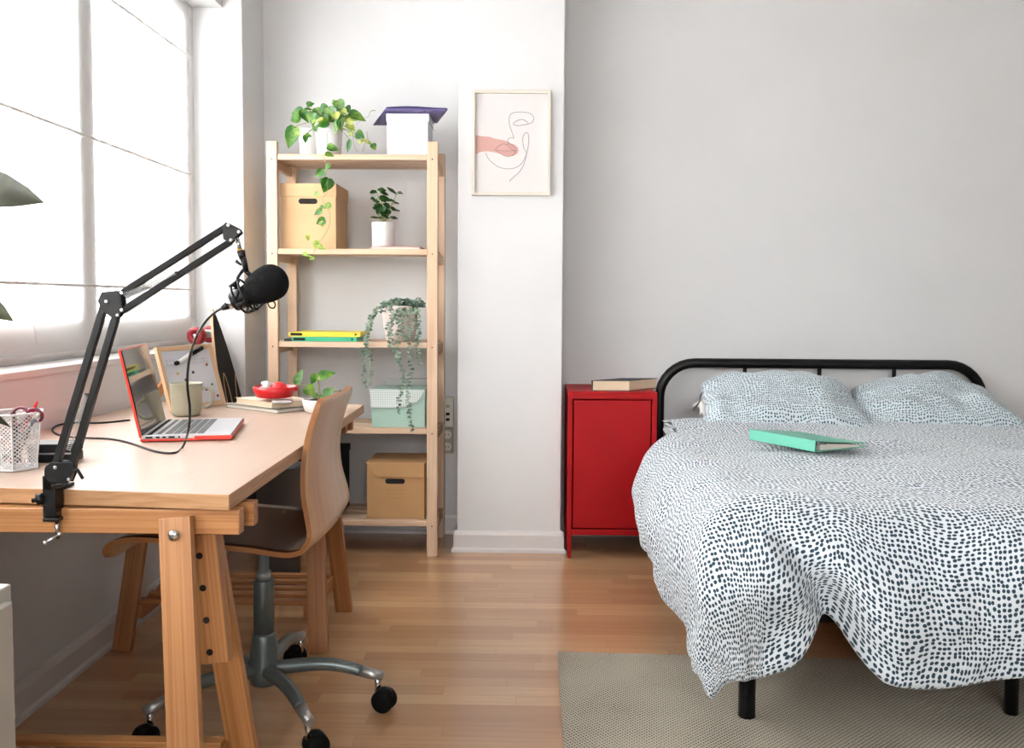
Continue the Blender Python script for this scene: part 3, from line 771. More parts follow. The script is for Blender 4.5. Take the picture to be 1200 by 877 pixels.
for k in range(4):
    a0 = k*PI/2+.4; m.tube([HD-axm*.046+(a_*math.cos(a0)+w_*math.sin(a0))*.0305, HD-axm*.067+(a_*math.cos(a0)+w_*math.sin(a0))*.028], .0028, 8)
m.bm.free()
for k in range(4):
    a0 = k*PI/2+.4; MB().tube([HD-axm*.046+(a_*math.cos(a0)+w_*math.sin(a0))*.0305, HD-axm*.067+(a_*math.cos(a0)+w_*math.sin(a0))*.028], .0028, 8).build('mount_strut', 'black', mic)
m = MB(); m.tube([(-0.5129, 1.6, 1.1391), (-0.5092, 1.6, 1.1256)], .0075, 14, rs=[.0075, .0062]); m.tube([(-0.5092, 1.6, 1.1271), (-0.5026, 1.6, 1.1017)], .0062, 12, rs=[.0062, .0045]); m.tube([(-0.5086, 1.6, 1.1076), (-0.4921, 1.6, 1.0927)], .004, 10)
m.tube([(-0.5086, 1.6, 1.1061), (-0.5179, 1.6, 1.0926), (-0.5226, 1.6, 1.073)], .003, 8)
m.build('mount_bracket', 'black', mic)
MB().tube([(-0.5084, 1.59, 1.1132), (-0.5172, 1.585, 1.1211)], .003, 10, rs=[.002, .0034]).build('wing_knob', 'black', mic)
MB().tube(smooth_path([(-0.4666,1.6000,1.0507), (-0.4622,1.6000,1.0402), (-0.4546,1.6000,1.0387), (-0.4523,1.6000,1.0463), (-0.4590,1.6000,1.0522), (-0.4666,1.6000,1.0552)], 5), .0013, 6).build('elastic_loop', 'blackmatte', mic)
MB().tube(smooth_path([(-0.4894,1.5900,1.0520), (-0.4834,1.5900,1.0371), (-0.4743,1.5900,1.0431), (-0.4652,1.5900,1.0522)], 5), .0018, 6).build('elastic_loop', 'blackmatte', mic)

# cable from microphone down to the desk, loop round the arm, back to the laptop
zc = ZD+.0028
cab = [(-0.5442, 1.6, 1.0389), (-0.5665, 1.62, 1.0303), (-0.5997, 1.66, 1.0109), (-0.6398, 1.72, 0.9768), (-0.6745, 1.78, 0.937), (-0.7023, 1.84, 0.8806), (-0.7091, 1.87, 0.8244), (-0.717, 1.88, 0.7782), (-0.7907, 2.0386, 0.718), (-0.7798, 1.9566, 0.718), (-0.8338, 1.9823, 0.718), (-0.9433, 2.0993, 0.718), (-1.0109, 2.1489, 0.718), (-1.0638, 2.1595, 0.718), (-1.1247, 2.1768, 0.718), (-1.1791, 2.2241, 0.718), (-1.2277, 2.2974, 0.718), (-1.2553, 2.3773, 0.718), (-1.2387, 2.4214, 0.718), (-1.1636, 2.4352, 0.718), (-1.1142, 2.4927, 0.718)]
cb = MB(); cb.tube(smooth_path(cab, 8), .0026, 8)
tag(cb.build('microphone_cable', 'black'), 'black microphone cable drooping to the desk and looping round the arm', 'cable')

# ------------------------------------------------------------------ LAPTOP
lp = thing('laptop', 'open silver laptop in coral red case facing the chair', 'laptop', (-0.9212, 2.1135, 0.715), math.radians(12.5))
W_, D_ = .312, .208   # width along local y, depth along local x
MB().box((0, 0, .002), (D_, W_, .0075)).build('case', 'laptopred', lp, bevel=.003, seg=3, local=True)
cs = MB(); cs.box((D_-.085, -.0012, .006), (D_+.0012, .0, .0135)); cs.box((D_, -.0012, .006), (D_+.0015, W_+.0012, .0135)); cs.build('case_lip', 'laptopred', lp, bevel=.0005, local=True)
lbase = MB().box((.001, .001, .0075), (D_-.001, W_-.001, .0165)).build('base', 'alu', lp, bevel=.0015, seg=3, local=True)
kb = MB()
rows = 6
for r in range(rows):
    x = .035+r*.0182; hh = .0155 if r else .009
    n = 14 if r else 14
    if r == rows-1:
        spans = [(.02, .035), (.037, .053), (.055, .071), (.073, .092), (.094, .19), (.192, .211), (.213, .229), (.231, .248), (.25, .266), (.268, .292)]
    else: spans = [(.02+k*.0195, .02+k*.0195+.0165) for k in range(14)]
    for a, c in spans: kb.box((x, a, .0162), (x+hh, c, .0174))
kb.build('keyboard', 'keys', lbase, local=True)
MB().box((.014, .01, .0163), (.024, W_-.01, .0168)).build('hinge_strip', 'blackmatte', lp, local=True)
MB().box((.153, .105, .0163), (.207, .207, .0167)).build('trackpad', 'alu', lbase, bevel=.0002, local=True)
pt = MB()
for a, c in ((.012, .028), (.036, .044), (.05, .058), (.064, .078), (.086, .09)): pt.box((a, -.0004, .0095), (c, .0014, .0135))
pt.build('side_port', 'hole', lbase, local=True)
tilt = math.radians(102)
Rt = Matrix.Rotation(-(tilt), 3, 'Y')   # local x (depth) up
def lidp(l, y, t): # l along lid from hinge, t thickness offset to the back
    u = V((math.cos(tilt), 0, math.sin(tilt))); nb = V((-math.sin(tilt), 0, math.cos(tilt)))
    return V((.006, y, .012))+u*l+nb*t
def lidbox(mb, l0, l1, y0, y1, t0, t1): mb.hexa([lidp(l1 if i & 1 else l0, y1 if i & 2 else y0, t1 if i & 4 else t0) for i in range(8)]); return mb
lidc = lidbox(MB(), .0, .213, -.001, W_+.001, .004, .0075).build('lid_case', 'laptopred', lp, bevel=.0015, local=True)
lidbox(MB(), -.001, .214, -.0015, W_+.0015, .0015, .0065).build('lid_rim', 'laptopred', lp, bevel=.0015, local=True)
lidbox(MB(), .003, .2105, .0015, W_-.0015, -.0005, .002).build('screen', 'screen', lidc, bevel=.0006, local=True)
ch_ = MB(); ch_.tube([(.02, W_+.004, .009), (.02, W_+.03, .006), (.005, W_+.05, .005), (-.04, W_+.052, .004)], .003, 8)
tag(ch_.build('power_lead', 'black'), 'short black charging lead plugged in behind the laptop', 'cable'); bpy.data.objects['power_lead'].location = lp.location; bpy.data.objects['power_lead'].rotation_euler = lp.rotation_euler

# ------------------------------------------------------------------ DESK THINGS
mugc = V((-1.0036, 2.5904, 0.715))+V((0, .03, 0))
mg_ = thing('mug', 'sage green stoneware mug behind the laptop', 'mug', mugc)
MB().lathe([(.028, 0), (.037, .002), (.0405, .012), (.0435, .04), (.0455, .094), (.0465, .0965), (.0445, .0965), (.0425, .09), (.0405, .04), (.036, .012), (.0, .009)], (0, 0, 0), 40, cap0=True, cap1=False).build('cup', 'mug', mg_, local=True)
MB().tube(smooth_path([(.042, .005, .078), (.056, .007, .083), (.072, .008, .074), (.076, .009, .055), (.070, .009, .037), (.055, .007, .027), (.041, .005, .028)], 6), .0048, 12).build('handle', 'mug', mg_, local=True)

# whiteboard leaning back
BR = V((-0.9976, 2.9231, 0.715)); BLc = V((-1.0709, 2.7308, 0.715)); 
wdir = (BR-BLc).normalized(); wd = .245
BLc = BR-wdir*wd
kk = (241-621.5)/1065; nx, ny = -wdir.y, wdir.x; ss = (BR.x-kk*BR.y)/(kk*ny-nx); TR = V((BR.x+nx*ss, BR.y+ny*ss, 1.05-(404.5-353)*(BR.y+ny*ss)/1065)); hup = (TR-BR); hh_ = hup.length; hup = (hup-wdir*hup.dot(wdir)).normalized(); wn = hup.cross(wdir).normalized()
if wn.y > 0: wn = -wn
H_ = hh_
wb = thing('desk_whiteboard', 'small wood-framed whiteboard leaning back on the desk behind the mug', 'whiteboard', BLc)
def WB(u, v, t=0): return BLc+wdir*u+hup*v+wn*t
def wbbox(u0, u1, v0, v1, t0, t1): 
    m = MB(); m.hexa([WB(u1 if i & 1 else u0, v1 if i & 2 else v0, t1 if i & 4 else t0) for i in range(8)]); return m
for args in ((0, wd, 0, .014), (0, wd, H_-.014, H_), (0, .014, .014, H_-.014), (wd-.014, wd, .014, H_-.014)):
    wbbox(*args, 0, .012).build('frame_rail', 'frame_wood', wb, bevel=.001)
wbbox(.012, wd-.012, .012, H_-.012, .003, .007).build('writing_surface', 'whiteboard', wb)
# wooden easel stand behind
m = MB(); m.beam(WB(.03, .10, -.004), WB(.03, .10, -.004)+V((-.07, -.0, -.094)), .04, .008, side=wdir); m.build('stand_leg', 'orangewood', wb, bevel=.001)
for (u, v, mt, lb) in ((.18, .72, (196, 120, 70), 'brown'), (.30, .62, (226, 190, 80), 'yellow'), (.52, .585, (24, 24, 26), 'upper black'), (.36, .49, (30, 44, 46), 'dark teal'), (.66, .26, (110, 140, 60), 'green'), (.57, .18, (44, 40, 110), 'violet'), (.82, .035, (150, 40, 80), 'crimson')):
    pass
dots = [((.245, .58), (232, 186, 88), 'yellow'), ((.55, .575), (22, 22, 26), 'black'), ((.37, .45), (34, 52, 56), 'dark teal'), ((.875, .695), (196, 132, 84), 'brown'), ((.88, .315), (96, 140, 60), 'green'), ((.74, .235), (44, 36, 110), 'violet'), ((.94, .09), (160, 34, 84), 'crimson')]
for (u, v), c, lb in dots:
    m = MB(); m.lathe([(.0042, 0), (.0042, .003), (.003, .004)], WB(.014+u*(wd-.028), .014+v*(H_-.028), .007), 14, axis=wn)
    tag(m.build('magnet', plain('magnet_'+lb.replace(' ', '_'), c, .4)), '%s round magnet on the small whiteboard' % lb, 'magnet', 'magnets on the whiteboard')
mk = thing('marker_pen', 'white whiteboard marker with black cap lying across the whiteboard top', 'marker', WB(.1, H_*.8, .012))
pA, pB, pC, pD = WB(.055, H_*.715, .0205), WB(.065, H_*.725, .0205), WB(.13, H_*.85, .0205), WB(.185, H_*.93, .0205)
MB().tube([pA, pB], .007, 12).build('end_plug', 'black', mk); MB().tube([pB, pC], .0062, 12).build('barrel', 'ceramic', mk); MB().tube([pC, pD], .0078, 12).build('cap', 'black', mk)
# faint handwriting strokes
m = MB()
for r in range(2):
    for k in range(14):
        u = .03+k*.0135; v = H_*(.76-.06*r); m.tube([WB(u, v, .0073), WB(u+.003+.003*random.random(), v+.007*random.random()+.003, .0073), WB(u+.007, v, .0073)], .00035, 4)
m.build('handwriting', 'greyink', wb)

# longboard leaning against the sill
lb_ = thing('longboard_skateboard', 'pintail longboard with black grip and red wheels leaning at the window corner', 'skateboard', (-1.12, 3.6, 0))
tipP = V((-1.278, 3.60, 1.02)); botP = V((-1.075, 3.60, .012)); up = (tipP-botP); LB = up.length; up.normalize()
sd = V((0.05, 1, 0)); sd = (sd-up*sd.dot(up)).normalized(); nb = sd.cross(up).normalized()
if nb.x < 0: nb = -nb
def halfw(t): # t from bottom 0 to tip 1
    return .108*(min(1, math.sin(min(t/.22, 1)*PI/2)**.6+.0) if t < .22 else (1.0 if t < .5 else max(.0, (1-((t-.5)/.5)**2.1))**.9))
outl = []
N_ = 36
for i in range(N_+1): t = i/N_; outl.append((-halfw(t), t*LB))
for i in range(N_-1, 0, -1): t = i/N_; outl.append((halfw(t), t*LB))
MB().prism(outl, botP, sd, up, nb, .011).build('deck', 'deckwood', lb_, bevel=.002)
o2 = [(x*.965, y*.995+.002) for x, y in outl]
MB().prism(o2, botP+nb*.0112, sd, up, nb, .0009).build('grip_tape', 'grip', lb_)
m = MB()
m.tube(smooth_path([botP+sd*x+up*y*LB+nb*.0124 for x, y in ((-.06, .55), (-.055, .68), (-.035, .745), (-.015, .70), (-.008, .60), (-.005, .5))], 5), .0022, 6)
m.tube(smooth_path([botP+sd*x+up*y*LB+nb*.0124 for x, y in ((.085, .74), (.06, .68), (.045, .60), (.035, .5))], 5), .0022, 6)
m.build('grip_line', 'deckwood', lb_)
for tt in (.905, .16):
    c = botP+up*(LB*tt)-nb*.0
    trk = MB().cbox(c-nb*.02, (.05, .04, .03)).build('truck', 'silver', lb_, bevel=.004)
    MB().tube([c-nb*.048-sd*.085, c-nb*.048+sd*.085], .006, 10).build('axle', 'silver', trk)
    for sg in (-1, 1):
        MB().lathe([(.012, 0), (.030, .001), (.0345, .006), (.0345, .034), (.030, .04), (.016, .0405), (.014, .036), (.011, .036), (.011, .039)], c-nb*.048+sd*(sg*.068)-sd*(sg*.02), 28, axis=sd*sg).build('wheel', 'redwheel', trk)
        MB().lathe([(.0045, 0), (.008, .001), (.008, .008), (.003, .010)], c-nb*.048+sd*(sg*.084), 12, axis=sd*sg).build('axle_nut', 'chrome', trk)

# notebooks and the red tape dispenser
def slab(name, corner, u, v, lu, lv, z0, z1, cover, inner, label, cat, th=.002, group=None):
    """book/notebook: two covers, spine and page block. corner is the near corner, u and v edge directions"""
    c = V((corner[0], corner[1], 0)); u = V(u).normalized(); v = V(v).normalized()
    t = thing(name, label, cat, (c.x, c.y, z0), group=group)
    def bx(a0, a1, b0, b1, za, zb):
        m = MB(); m.hexa([V((c.x, c.y, 0))+u*(a1 if i & 1 else a0)+v*(b1 if i & 2 else b0)+V((0, 0, zb if i & 4 else za)) for i in range(8)]); return m
    bx(0, lu, 0, lv, z0, z0+th).build('back_cover', cover, t, bevel=.0005)
    bx(0, lu, 0, lv, z1-th, z1).build('front_cover', cover, t, bevel=.0005)
    bx(.003, lu-.003, .003, lv-.003, z0+th, z1-th).build('pages', inner, t)
    return t, bx
nbk, bx = slab('notebook', (-0.7561, 2.6888, 0.715), (-.205, .146, 0), (.10, .142, 0), .25, .17, ZD, ZD+.012, 'notebook', 'paper', 'large grey-green notebook lowest in the stack at the far end of the desk', 'notebook')
cbk, bx = slab('cream_book', (-0.7849, 2.7269, 0.727), (-.2, .17, 0), (.15, .10, 0), .2, .15, ZD+.012, ZD+.030, 'cream', 'pages', 'cream covered book lying on the grey-green notebook', 'book')
sm = MB(); cc = V((-0.749, 2.72, 0.7553)); sm.cbox((cc.x, cc.y, ZD+.030+.0045), (.06, .045, .009), Matrix.Rotation(.2, 3, 'Z')); tag(sm.build('silver_tin', 'silver', bevel=.002), 'small flat silver tin between the cream book and the red dish', 'tin')
rd = V((-0.7894, 2.78, 0.7513)); zr = ZD+.0395
dish = thing('red_dish', 'shallow red plastic dish on top of the stacked books', 'dish', (rd.x, rd.y, zr))
MB().lathe([(.0, .003), (.045, .0), (.055, .002), (.062, .018), (.0665, .034), (.0635, .034), (.058, .02), (.05, .008), (0, .007)], (0, 0, 0), 36, cap0=False, cap1=False).build('bowl', 'redplastic', dish, local=True)
MB().tube([(.058, -.0, .024), (.072, 0, .027)], .006, 8).build('lug', 'redplastic', dish, local=True)
yo = MB(); yo.lathe([(0, -.012), (.017, -.012), (.021, -.008), (.012, -.002), (.012, .002), (.021, .008), (.017, .012), (0, .012)], (rd.x-.022, rd.y-.006, zr+.033), 22, axis=(.1, .5, .9))
tag(yo.build('white_reel', 'ceramic'), 'small white round reel lying in the red dish', 'reel')
rb = MB(); rb.sphere((rd.x+.012, rd.y, zr+.031), .024, (1.1, 1, .72)); tag(rb.build('red_ball', 'redplastic'), 'small red rounded lump lying in the red dish', 'toy')

# desk pothos in a low white planter
pl = V((-0.6345, 2.74, 0.7489))
dp = thing('potted_pothos', 'small green pothos in a low white planter on the far end of the desk', 'plant', (pl.x, pl.y, ZD))
MB().lathe([(.044, 0), (.052, .006), (.057, .028), (.059, .040), (.056, .040), (.054, .030), (0, .030)], (0, 0, 0), 36, cap1=False).build('planter', 'ceramic', dp, local=True)
MB().lathe([(0, .034), (.03, .040), (.0545, .033)], (0, 0, 0), 24, cap0=False, cap1=False).build('soil', 'soil', dp, local=True)
def foliage(parent, lst, matname, name='foliage', nbias=(0, -1, .45), heart=True, jit=.35, fold=.25):
    m = MB()
    for L_ in lst:
        n = V(nbias)+V((random.uniform(-jit, jit), random.uniform(-jit, jit)*.4, random.uniform(-jit, jit)))
        m.leaf(L_[0:3], V(L_[0:3]).lerp(V(L_[3:6]), 1.08), L_[6]*1.3, n, heart=heart, fold=fold, curl=random.uniform(.05, .25))
    return m.build(name, matname, parent)
deskl = [(-0.7150,2.7500,0.7995,-0.6985,2.7500,0.8414,0.0217),
 (-0.6351,2.7000,0.8238,-0.5899,2.7000,0.8413,0.0268),
 (-0.6510,2.7400,0.8300,-0.6668,2.7400,0.8007,0.0192),
 (-0.6675,2.6800,0.7972,-0.6447,2.6800,0.7744,0.0294),
 (-0.6103,2.6800,0.7709,-0.5885,2.6800,0.7940,0.0255),
 (-0.5638,2.7200,0.7788,-0.5806,2.7200,0.7670,0.0158),
 (-0.6459,2.6900,0.7721,-0.6356,2.6900,0.7658,0.0153),
 (-0.6208,2.6700,0.7642,-0.6030,2.6700,0.7720,0.0128),
 (-0.6005,2.7400,0.7648,-0.5901,2.7400,0.7584,0.0128),
 (-0.5623,2.7700,0.7726,-0.5531,2.7700,0.7635,0.0102)]
foliage(dp, deskl, 'leaf')
m = MB(); sc = V((pl.x-.005, pl.y, ZD+.04))
for L_ in deskl:
    bse = V(L_[0:3]); m.tube(smooth_path([sc+V((random.uniform(-.02, .02), 0, 0)), (sc+bse)/2+V((0, 0, .012)), bse], 4), .0012, 5)
m.build('stem', 'stem', dp)

# pen cup and contents
cupc = V((-1.028, 1.775, ZD)); 
cup = thing('pen_cup', 'white wire-mesh pen cup at the near left of the desk', 'pen cup', cupc)
hexr0, hexr1, hc = .047, .058, .112
ang0 = math.atan2(-.085, .045)
def hx(k, r, z): a = ang0+k*PI/3; return V((math.cos(a)*r, math.sin(a)*r, z))
m = MB()
for k in range(6):
    s0 = hexr0; s1 = hexr1
    m.quad([hx(k, s0, .004), hx(k+1, s0, .004), hx(k+1, s1, hc), hx(k, s1, hc)], [(k*.05, 0), (k*.05+s0, 0), (k*.05+s0, hc), (k*.05, hc)])
m.build('mesh_wall', 'meshw', cup, local=True)
m = MB()
for k in range(6):
    m.beam(hx(k, hexr1, hc), hx(k+1, hexr1, hc), .0032, .007, side=(0, 0, 1)); m.beam(hx(k, hexr0, .003), hx(k+1, hexr0, .003), .0035, .006, side=(0, 0, 1)); m.beam(hx(k, hexr0, .003), hx(k, hexr1, hc), .0022, .0022, side=(0, 0, 1) if False else (1, 0, 0))
m.build('wire_rim', 'meshrim', cup, local=True)
m = MB(); m.prism([(hx(k, hexr0, 0).x, hx(k, hexr0, 0).y) for k in range(6)], (0, 0, .001), (1, 0, 0), (0, 1, 0), (0, 0, 1), .003); m.build('bottom', 'meshrim', cup, local=True)
# scissors
sc_ = thing('scissors', 'scissors with burgundy loop handles standing in the pen cup', 'scissors', cupc+V((0, 0, .01)))
def loopring(c, rx, rz, tw):
    pts = [c+V((math.cos(t*PI/10)*rx, math.sin(t*PI/10)*tw, math.sin(t*PI/10)*rz)) for t in range(21)]
    return MB().tube(pts, .0034, 8, cap=False)
hd = V((-1.0111, 1.77, 0.82)); hd2 = V((-0.9803, 1.77, 0.822))
loopring(hd, .0165, .0165, .006).build('handle_loop', 'burgundy', sc_); loopring(hd2, .0145, .013, -.004).build('handle_loop', 'burgundy', sc_)
m = MB(); m.beam(cupc+V((.002, -.01, .01)), hd+V((.002, 0, -.016)), .010, .002, w1=.006); m.build('blade', 'chrome', sc_)
m = MB(); m.beam(cupc+V((.006, -.006, .01)), hd2+V((-.004, 0, -.013)), .010, .002, w1=.006); m.build('blade', 'chrome', sc_)
rp = thing('red_pen', 'red pen sticking up behind the scissors in the pen cup', 'pen', cupc+V((.01, .01, .01)))
a1 = V((-0.9911, 1.8, 0.8475)); a0 = cupc+V((-.015, .015, .01))
MB().tube([a0, a1.lerp(a0, .12)], .0038, 8).build('barrel', 'redplastic', rp); MB().tube([a1.lerp(a0, .12), a1], .0038, 8, rs=[.0042, .0012]).build('cap', 'redplastic', rp)
gp = thing('grey_pen', 'light grey pen leaning inside the mesh of the pen cup', 'pen', cupc+V((0, 0, .01)))
a1 = V((-0.9749, 1.76, 0.8165)); a0 = cupc+V((-.018, -.012, .012))
MB().tube([a0, a1], .0042, 8).build('barrel', plain('grey_blue_pen', (130, 140, 150), .4), gp); MB().tube([a1, a1.lerp(a0, -.12)], .003, 8).build('tip', 'paper', gp)
bp = thing('white_pen', 'white pen leaning to the left inside the pen cup', 'pen', cupc+V((0, 0, .01)))
MB().tube([cupc+V((-.01, -.02, .012)), cupc+V((-.036, .0, .10))], .004, 8).build('barrel', 'ceramic', bp)
kp = thing('black_marker', 'dark green marker with its end just above the rim of the pen cup', 'marker', cupc+V((0, 0, .01)))
MB().tube([cupc+V((.01, 0, .012)), V((-1.0304, 1.78, 0.8254))], .0055, 10).build('barrel', plain('dark_green', (18, 50, 42), .4), kp)
# black audio box
ab = thing('audio_interface', 'black box with a silver stripe between pen cup and microphone arm', 'audio box', (-.99, 1.865, ZD))
cc = V((-.990, 1.865, 0)); rz = Matrix.Rotation(.08, 3, 'Z')
MB().cbox((cc.x, cc.y, ZD+.009), (.088, .06, .018), rz).build('lower_body', 'black', ab, bevel=.002)
MB().cbox((cc.x, cc.y-.0005, ZD+.0195), (.086, .059, .003), rz).build('silver_stripe', 'silver', ab)
MB().cbox((cc.x, cc.y, ZD+.030), (.088, .06, .018), rz).build('upper_body', 'black', ab, bevel=.002)

# tall plant at the left edge: only leaf tips reach the picture
rp_ = thing('rubber_plant', 'dark rubber plant whose leaf tips reach in from the left edge', 'plant', (-1.15, 1.62, ZD))
MB().lathe([(.045, 0), (.05, .004), (.062, .10), (.064, .11), (.06, .11), (.057, .098), (0, .096)], (0, 0, 0), 30, cap1=False).build('pot', 'ceramic', rp_, local=True)
MB().tube(smooth_path([(0, 0, .09), (.01, 0, .25), (-.005, .01, .4), (.01, 0, .58)], 5), .006, 8).build('trunk', plain('bark', (90, 78, 60), .8), rp_, local=True)
m = MB()
rbL = [((-1.08, 1.56, 1.262), (-0.827, 1.5, 1.229), .085), ((-1.10, 1.58, 1.10), (-0.8758, 1.5, 1.0353), .07), ((-1.09, 1.56, .93), (-0.9281, 1.6, 0.8312), .03), ((-1.16, 1.64, 1.2), (-1.22, 1.75, 1.36), .08), ((-1.15, 1.6, 1.0), (-1.2, 1.45, 1.12), .08), ((-1.15, 1.62, 1.3), (-1.08, 1.70, 1.45), .07)]
for i, (a, c, w) in enumerate(rbL): m.leaf(a, c, w, ((.15, -1, .45) if i < 1 else (.2, -.8, .7)), heart=False, fold=.15, curl=.12)
m.build('foliage', 'rubber', rp_)
m = MB()
for a, c, w in rbL: m.tube([(-1.145, 1.62, a[2]-.05), a], .0025, 6)
m.build('petiole', 'stem', rp_)

# grey cabinet at the bottom left edge
gc = thing('metal_drawer_unit', 'pale grey metal cabinet cut off by the lower left corner', 'cabinet', (-.95, 1.1, 0))
gx = (-0.756, 1.3, 0.6263)[0]; gz = (-0.7571, 1.3, 0.6339)[2]
MB().box((gx-.42, .88, .03), (gx-.004, 1.30, gz)).build('body', 'cabgrey', gc, bevel=.003)
MB().box((gx-.006, .90, .05), (gx+.006, 1.285, gz-.022)).build('door', 'cabgrey', gc, bevel=.002)
for x, y in ((gx-.4, .9), (gx-.03, .9), (gx-.4, 1.27), (gx-.03, 1.27)): MB().lathe([(.015, 0), (.015, .03)], (x, y, 0), 12).build('foot', 'black', gc)

# grey waste bin beyond the far trestle
wbn = thing('waste_bin', 'grey tapered waste bin under the far end of the desk', 'bin', (-.93, 3.33, 0))
MB().lathe([(.072, 0), (.09, .44), (.093, .445), (.087, .44), (.07, .006), (0, .006)], (0, 0, 0), 32, cap1=False).build('bucket', 'bin', wbn, local=True)
bag = thing('black_case', 'black case standing in the alcove corner behind the desk', 'case', (-1.08, 3.45, 0))

bpy.data.objects.remove(bag)
# ------------------------------------------------------------------ SHELVING UNIT
SX0, SX1, SY0, SY1 = -1.078, -.381, 3.70, 4.03
PW = .043; PT = .03
su = thing('shelving_unit', 'raw pine shelving unit with five shelves standing in the alcove', 'shelf', ((SX0+SX1)/2, 3.87, 0))
for x in (SX0, SX1-PW):
    MB().box((x, SY0, 0), (x+PW, SY0+PT, 1.70)).build('post', 'shelf', su, bevel=.002)
    MB().box((x, SY1-PT, 0), (x+PW, SY1, 1.70)).build('post', 'shelf', su, bevel=.002)
ZSH = (1.648, 1.266, .886, .531, .147)
for zi, z in enumerate(ZSH):
    th = .018
    for x in (SX0+.006, SX1-.006-.018):
        MB().box((x, SY0+PT, z-.05), (x+.018, SY1-PT, z-.012)).build('side_rail', 'shelf', su, bevel=.001)
    m = MB()
    m.box((SX0+PW+.001, SY0+.004, z-th-.004), (SX1-PW-.001, SY0+.026, z))
    n = 4
    y0, y1 = SY0+.03, SY1-.005
    for k in range(n):
        a = lerp(y0, y1, k/n)+.004; c = lerp(y0, y1, (k+1)/n)-.004
        m.box((SX0+.012, a, z-.015), (SX1-.012, c, z)) if k < n-1 else m.box((SX0+PW+.001, a, z-.015), (SX1-PW-.001, c, z))
    m.build('shelf_board', 'shelf', su, bevel=.001)
    m = MB()
    for x in (SX0+PW/2, SX1-PW/2): m.lathe([(.003, 0), (.003, .0012)], (x, SY0-.0002, z-.02), 10, axis=(0, -1, 0))
    m.build('screw', 'hole', su)
MB().beam((SX0+.09, SY1+.004, .56), (SX1-.09, SY1+.004, 1.22), .002, .012, side=(0, 1, 0)).build('brace', 'silver', su) if False else None

def storage_box(label, x0, x1, y0, y1, z0, z1, mat, lidh, flap=None, group=None, name='cardboard_box', holez=.62):
    t = thing(name, label, 'box', ((x0+x1)/2, y0, z0), group=group)
    MB().box((x0+.003, y0+.003, z0), (x1-.003, y1-.003, z1-.004)).build('body', mat, t, bevel=.0015)
    MB().box((x0, y0, z1-lidh), (x1, y1, z1)).build('lid', mat, t, bevel=.002)
    return t
def handhole(t, cx, cz, w, h, y):
    pts = []
    for k in range(9): a = -PI/2+PI*k/8; pts.append((w/2-h/2+math.cos(a)*h/2, math.sin(a)*h/2))
    for k in range(9): a = PI/2+PI*k/8; pts.append((-w/2+h/2+math.cos(a)*h/2, math.sin(a)*h/2))
    MB().prism(pts, (cx, y, cz), ex, ez, (0, -1, 0), .0012).build('hand_hole', 'hole', t)
YS = SY0+.035
t = storage_box('brown cardboard box with lid and hand hole, second shelf from the top', -1.033, -.80, YS, YS+.245, 1.266, 1.535, 'card', .055)
handhole(t, -.918, 1.462, .078, .022, YS+.0028)
t = thing('cardboard_box', 'brown cardboard box with folded lid flap on the lowest shelf', 'box', (-.56, YS, .147))
bx0, bx1, bz0, bz1 = -.678, -.438, .148, .382
MB().box((bx0, YS, bz0), (bx1, YS+.24, bz1)).build('body', 'card_dark', t, bevel=.0015)
MB().prism([(0, 0), (.045, -.058), (.24, -.058), (.24, 0)], (bx0, YS-.002, bz1), ex, ez, (0, -1, 0), .004).build('lid_flap', 'card_dark', t, bevel=.0005)
MB().box((bx0-.002, YS-.003, bz1), (bx1+.002, YS+.243, bz1+.003)).build('lid', 'card_dark', t)
handhole(t, -.56, .306, .082, .021, YS)
m = MB()
for k in range(3): m.box((-.60, YS-.0006, .268-.016*k), (-.52, YS, .2692-.016*k))
m.build('printed_line', plain('tan_print', (176, 130, 80), .8), t)
t = thing('storage_crate', 'black storage box on the lowest shelf hidden mostly behind the chair', 'box', (-.92, YS, .148))
MB().box((-1.02, YS, .148), (-.80, YS+.25, .395)).build('body', 'blackmatte', t, bevel=.004)
MB().box((-1.024, YS-.004, .395), (-.796, YS+.254, .425)).build('lid', 'blackmatte', t, bevel=.004)

# mint box with patterned flap
def zigmat():
    m, nt, p = new_mat('mint_white_pattern'); L = nt.links
    tc = nt.nodes.new('ShaderNodeTexCoord'); mp = nt.nodes.new('ShaderNodeMapping'); mp.inputs['Rotation'].default_value = (PI/2, 0, 0)
    mp.inputs['Scale'].default_value = (1, 1, 1)
    L.new(tc.outputs['Object'], mp.inputs['Vector'])
    w = nt.nodes.new('ShaderNodeTexVoronoi'); w.voronoi_dimensions = '2D'; w.inputs['Scale'].default_value = 105; w.inputs['Randomness'].default_value = .0; w.distance = 'MANHATTAN'
    L.new(mp.outputs[0], w.inputs['Vector'])
    r = nt.nodes.new('ShaderNodeValToRGB'); r.color_ramp.elements[0].position = .25; r.color_ramp.elements[0].color = srgb(176, 200, 192)
    r.color_ramp.elements[1].position = .42; r.color_ramp.elements[1].color = srgb(228, 234, 230)
    L.new(w.outputs['Distance'], r.inputs['Fac']); L.new(r.outputs[0], p.inputs['Base Color']); p.inputs['Roughness'].default_value = .7
    return m
t = thing('mint_storage_box', 'mint green box with white patterned curved flap on the fourth shelf', 'box', (-.54, YS, .531))
MB().box((-.657, YS, .532), (-.436, YS+.19, .675)).build('body', 'mint', t, bevel=.001)
MB().box((-.662, YS-.003, .672), (-.434, YS+.192, .690)).build('lid', 'mint', t, bevel=.001)
MB().prism([(0, 0), (0, -.075), (.125, -.075), (.145, -.07), (.16, -.06), (.175, -.056), (.19, -.053), (.205, -.035), (.225, 0)], (-.661, YS-.0045, .690), ex, ez, (0, -1, 0), .004).build('flap', zigmat(), t)
t = thing('grey_file_box', 'pale grey flat box standing behind the mint box', 'box', (-.54, 3.99, .531))
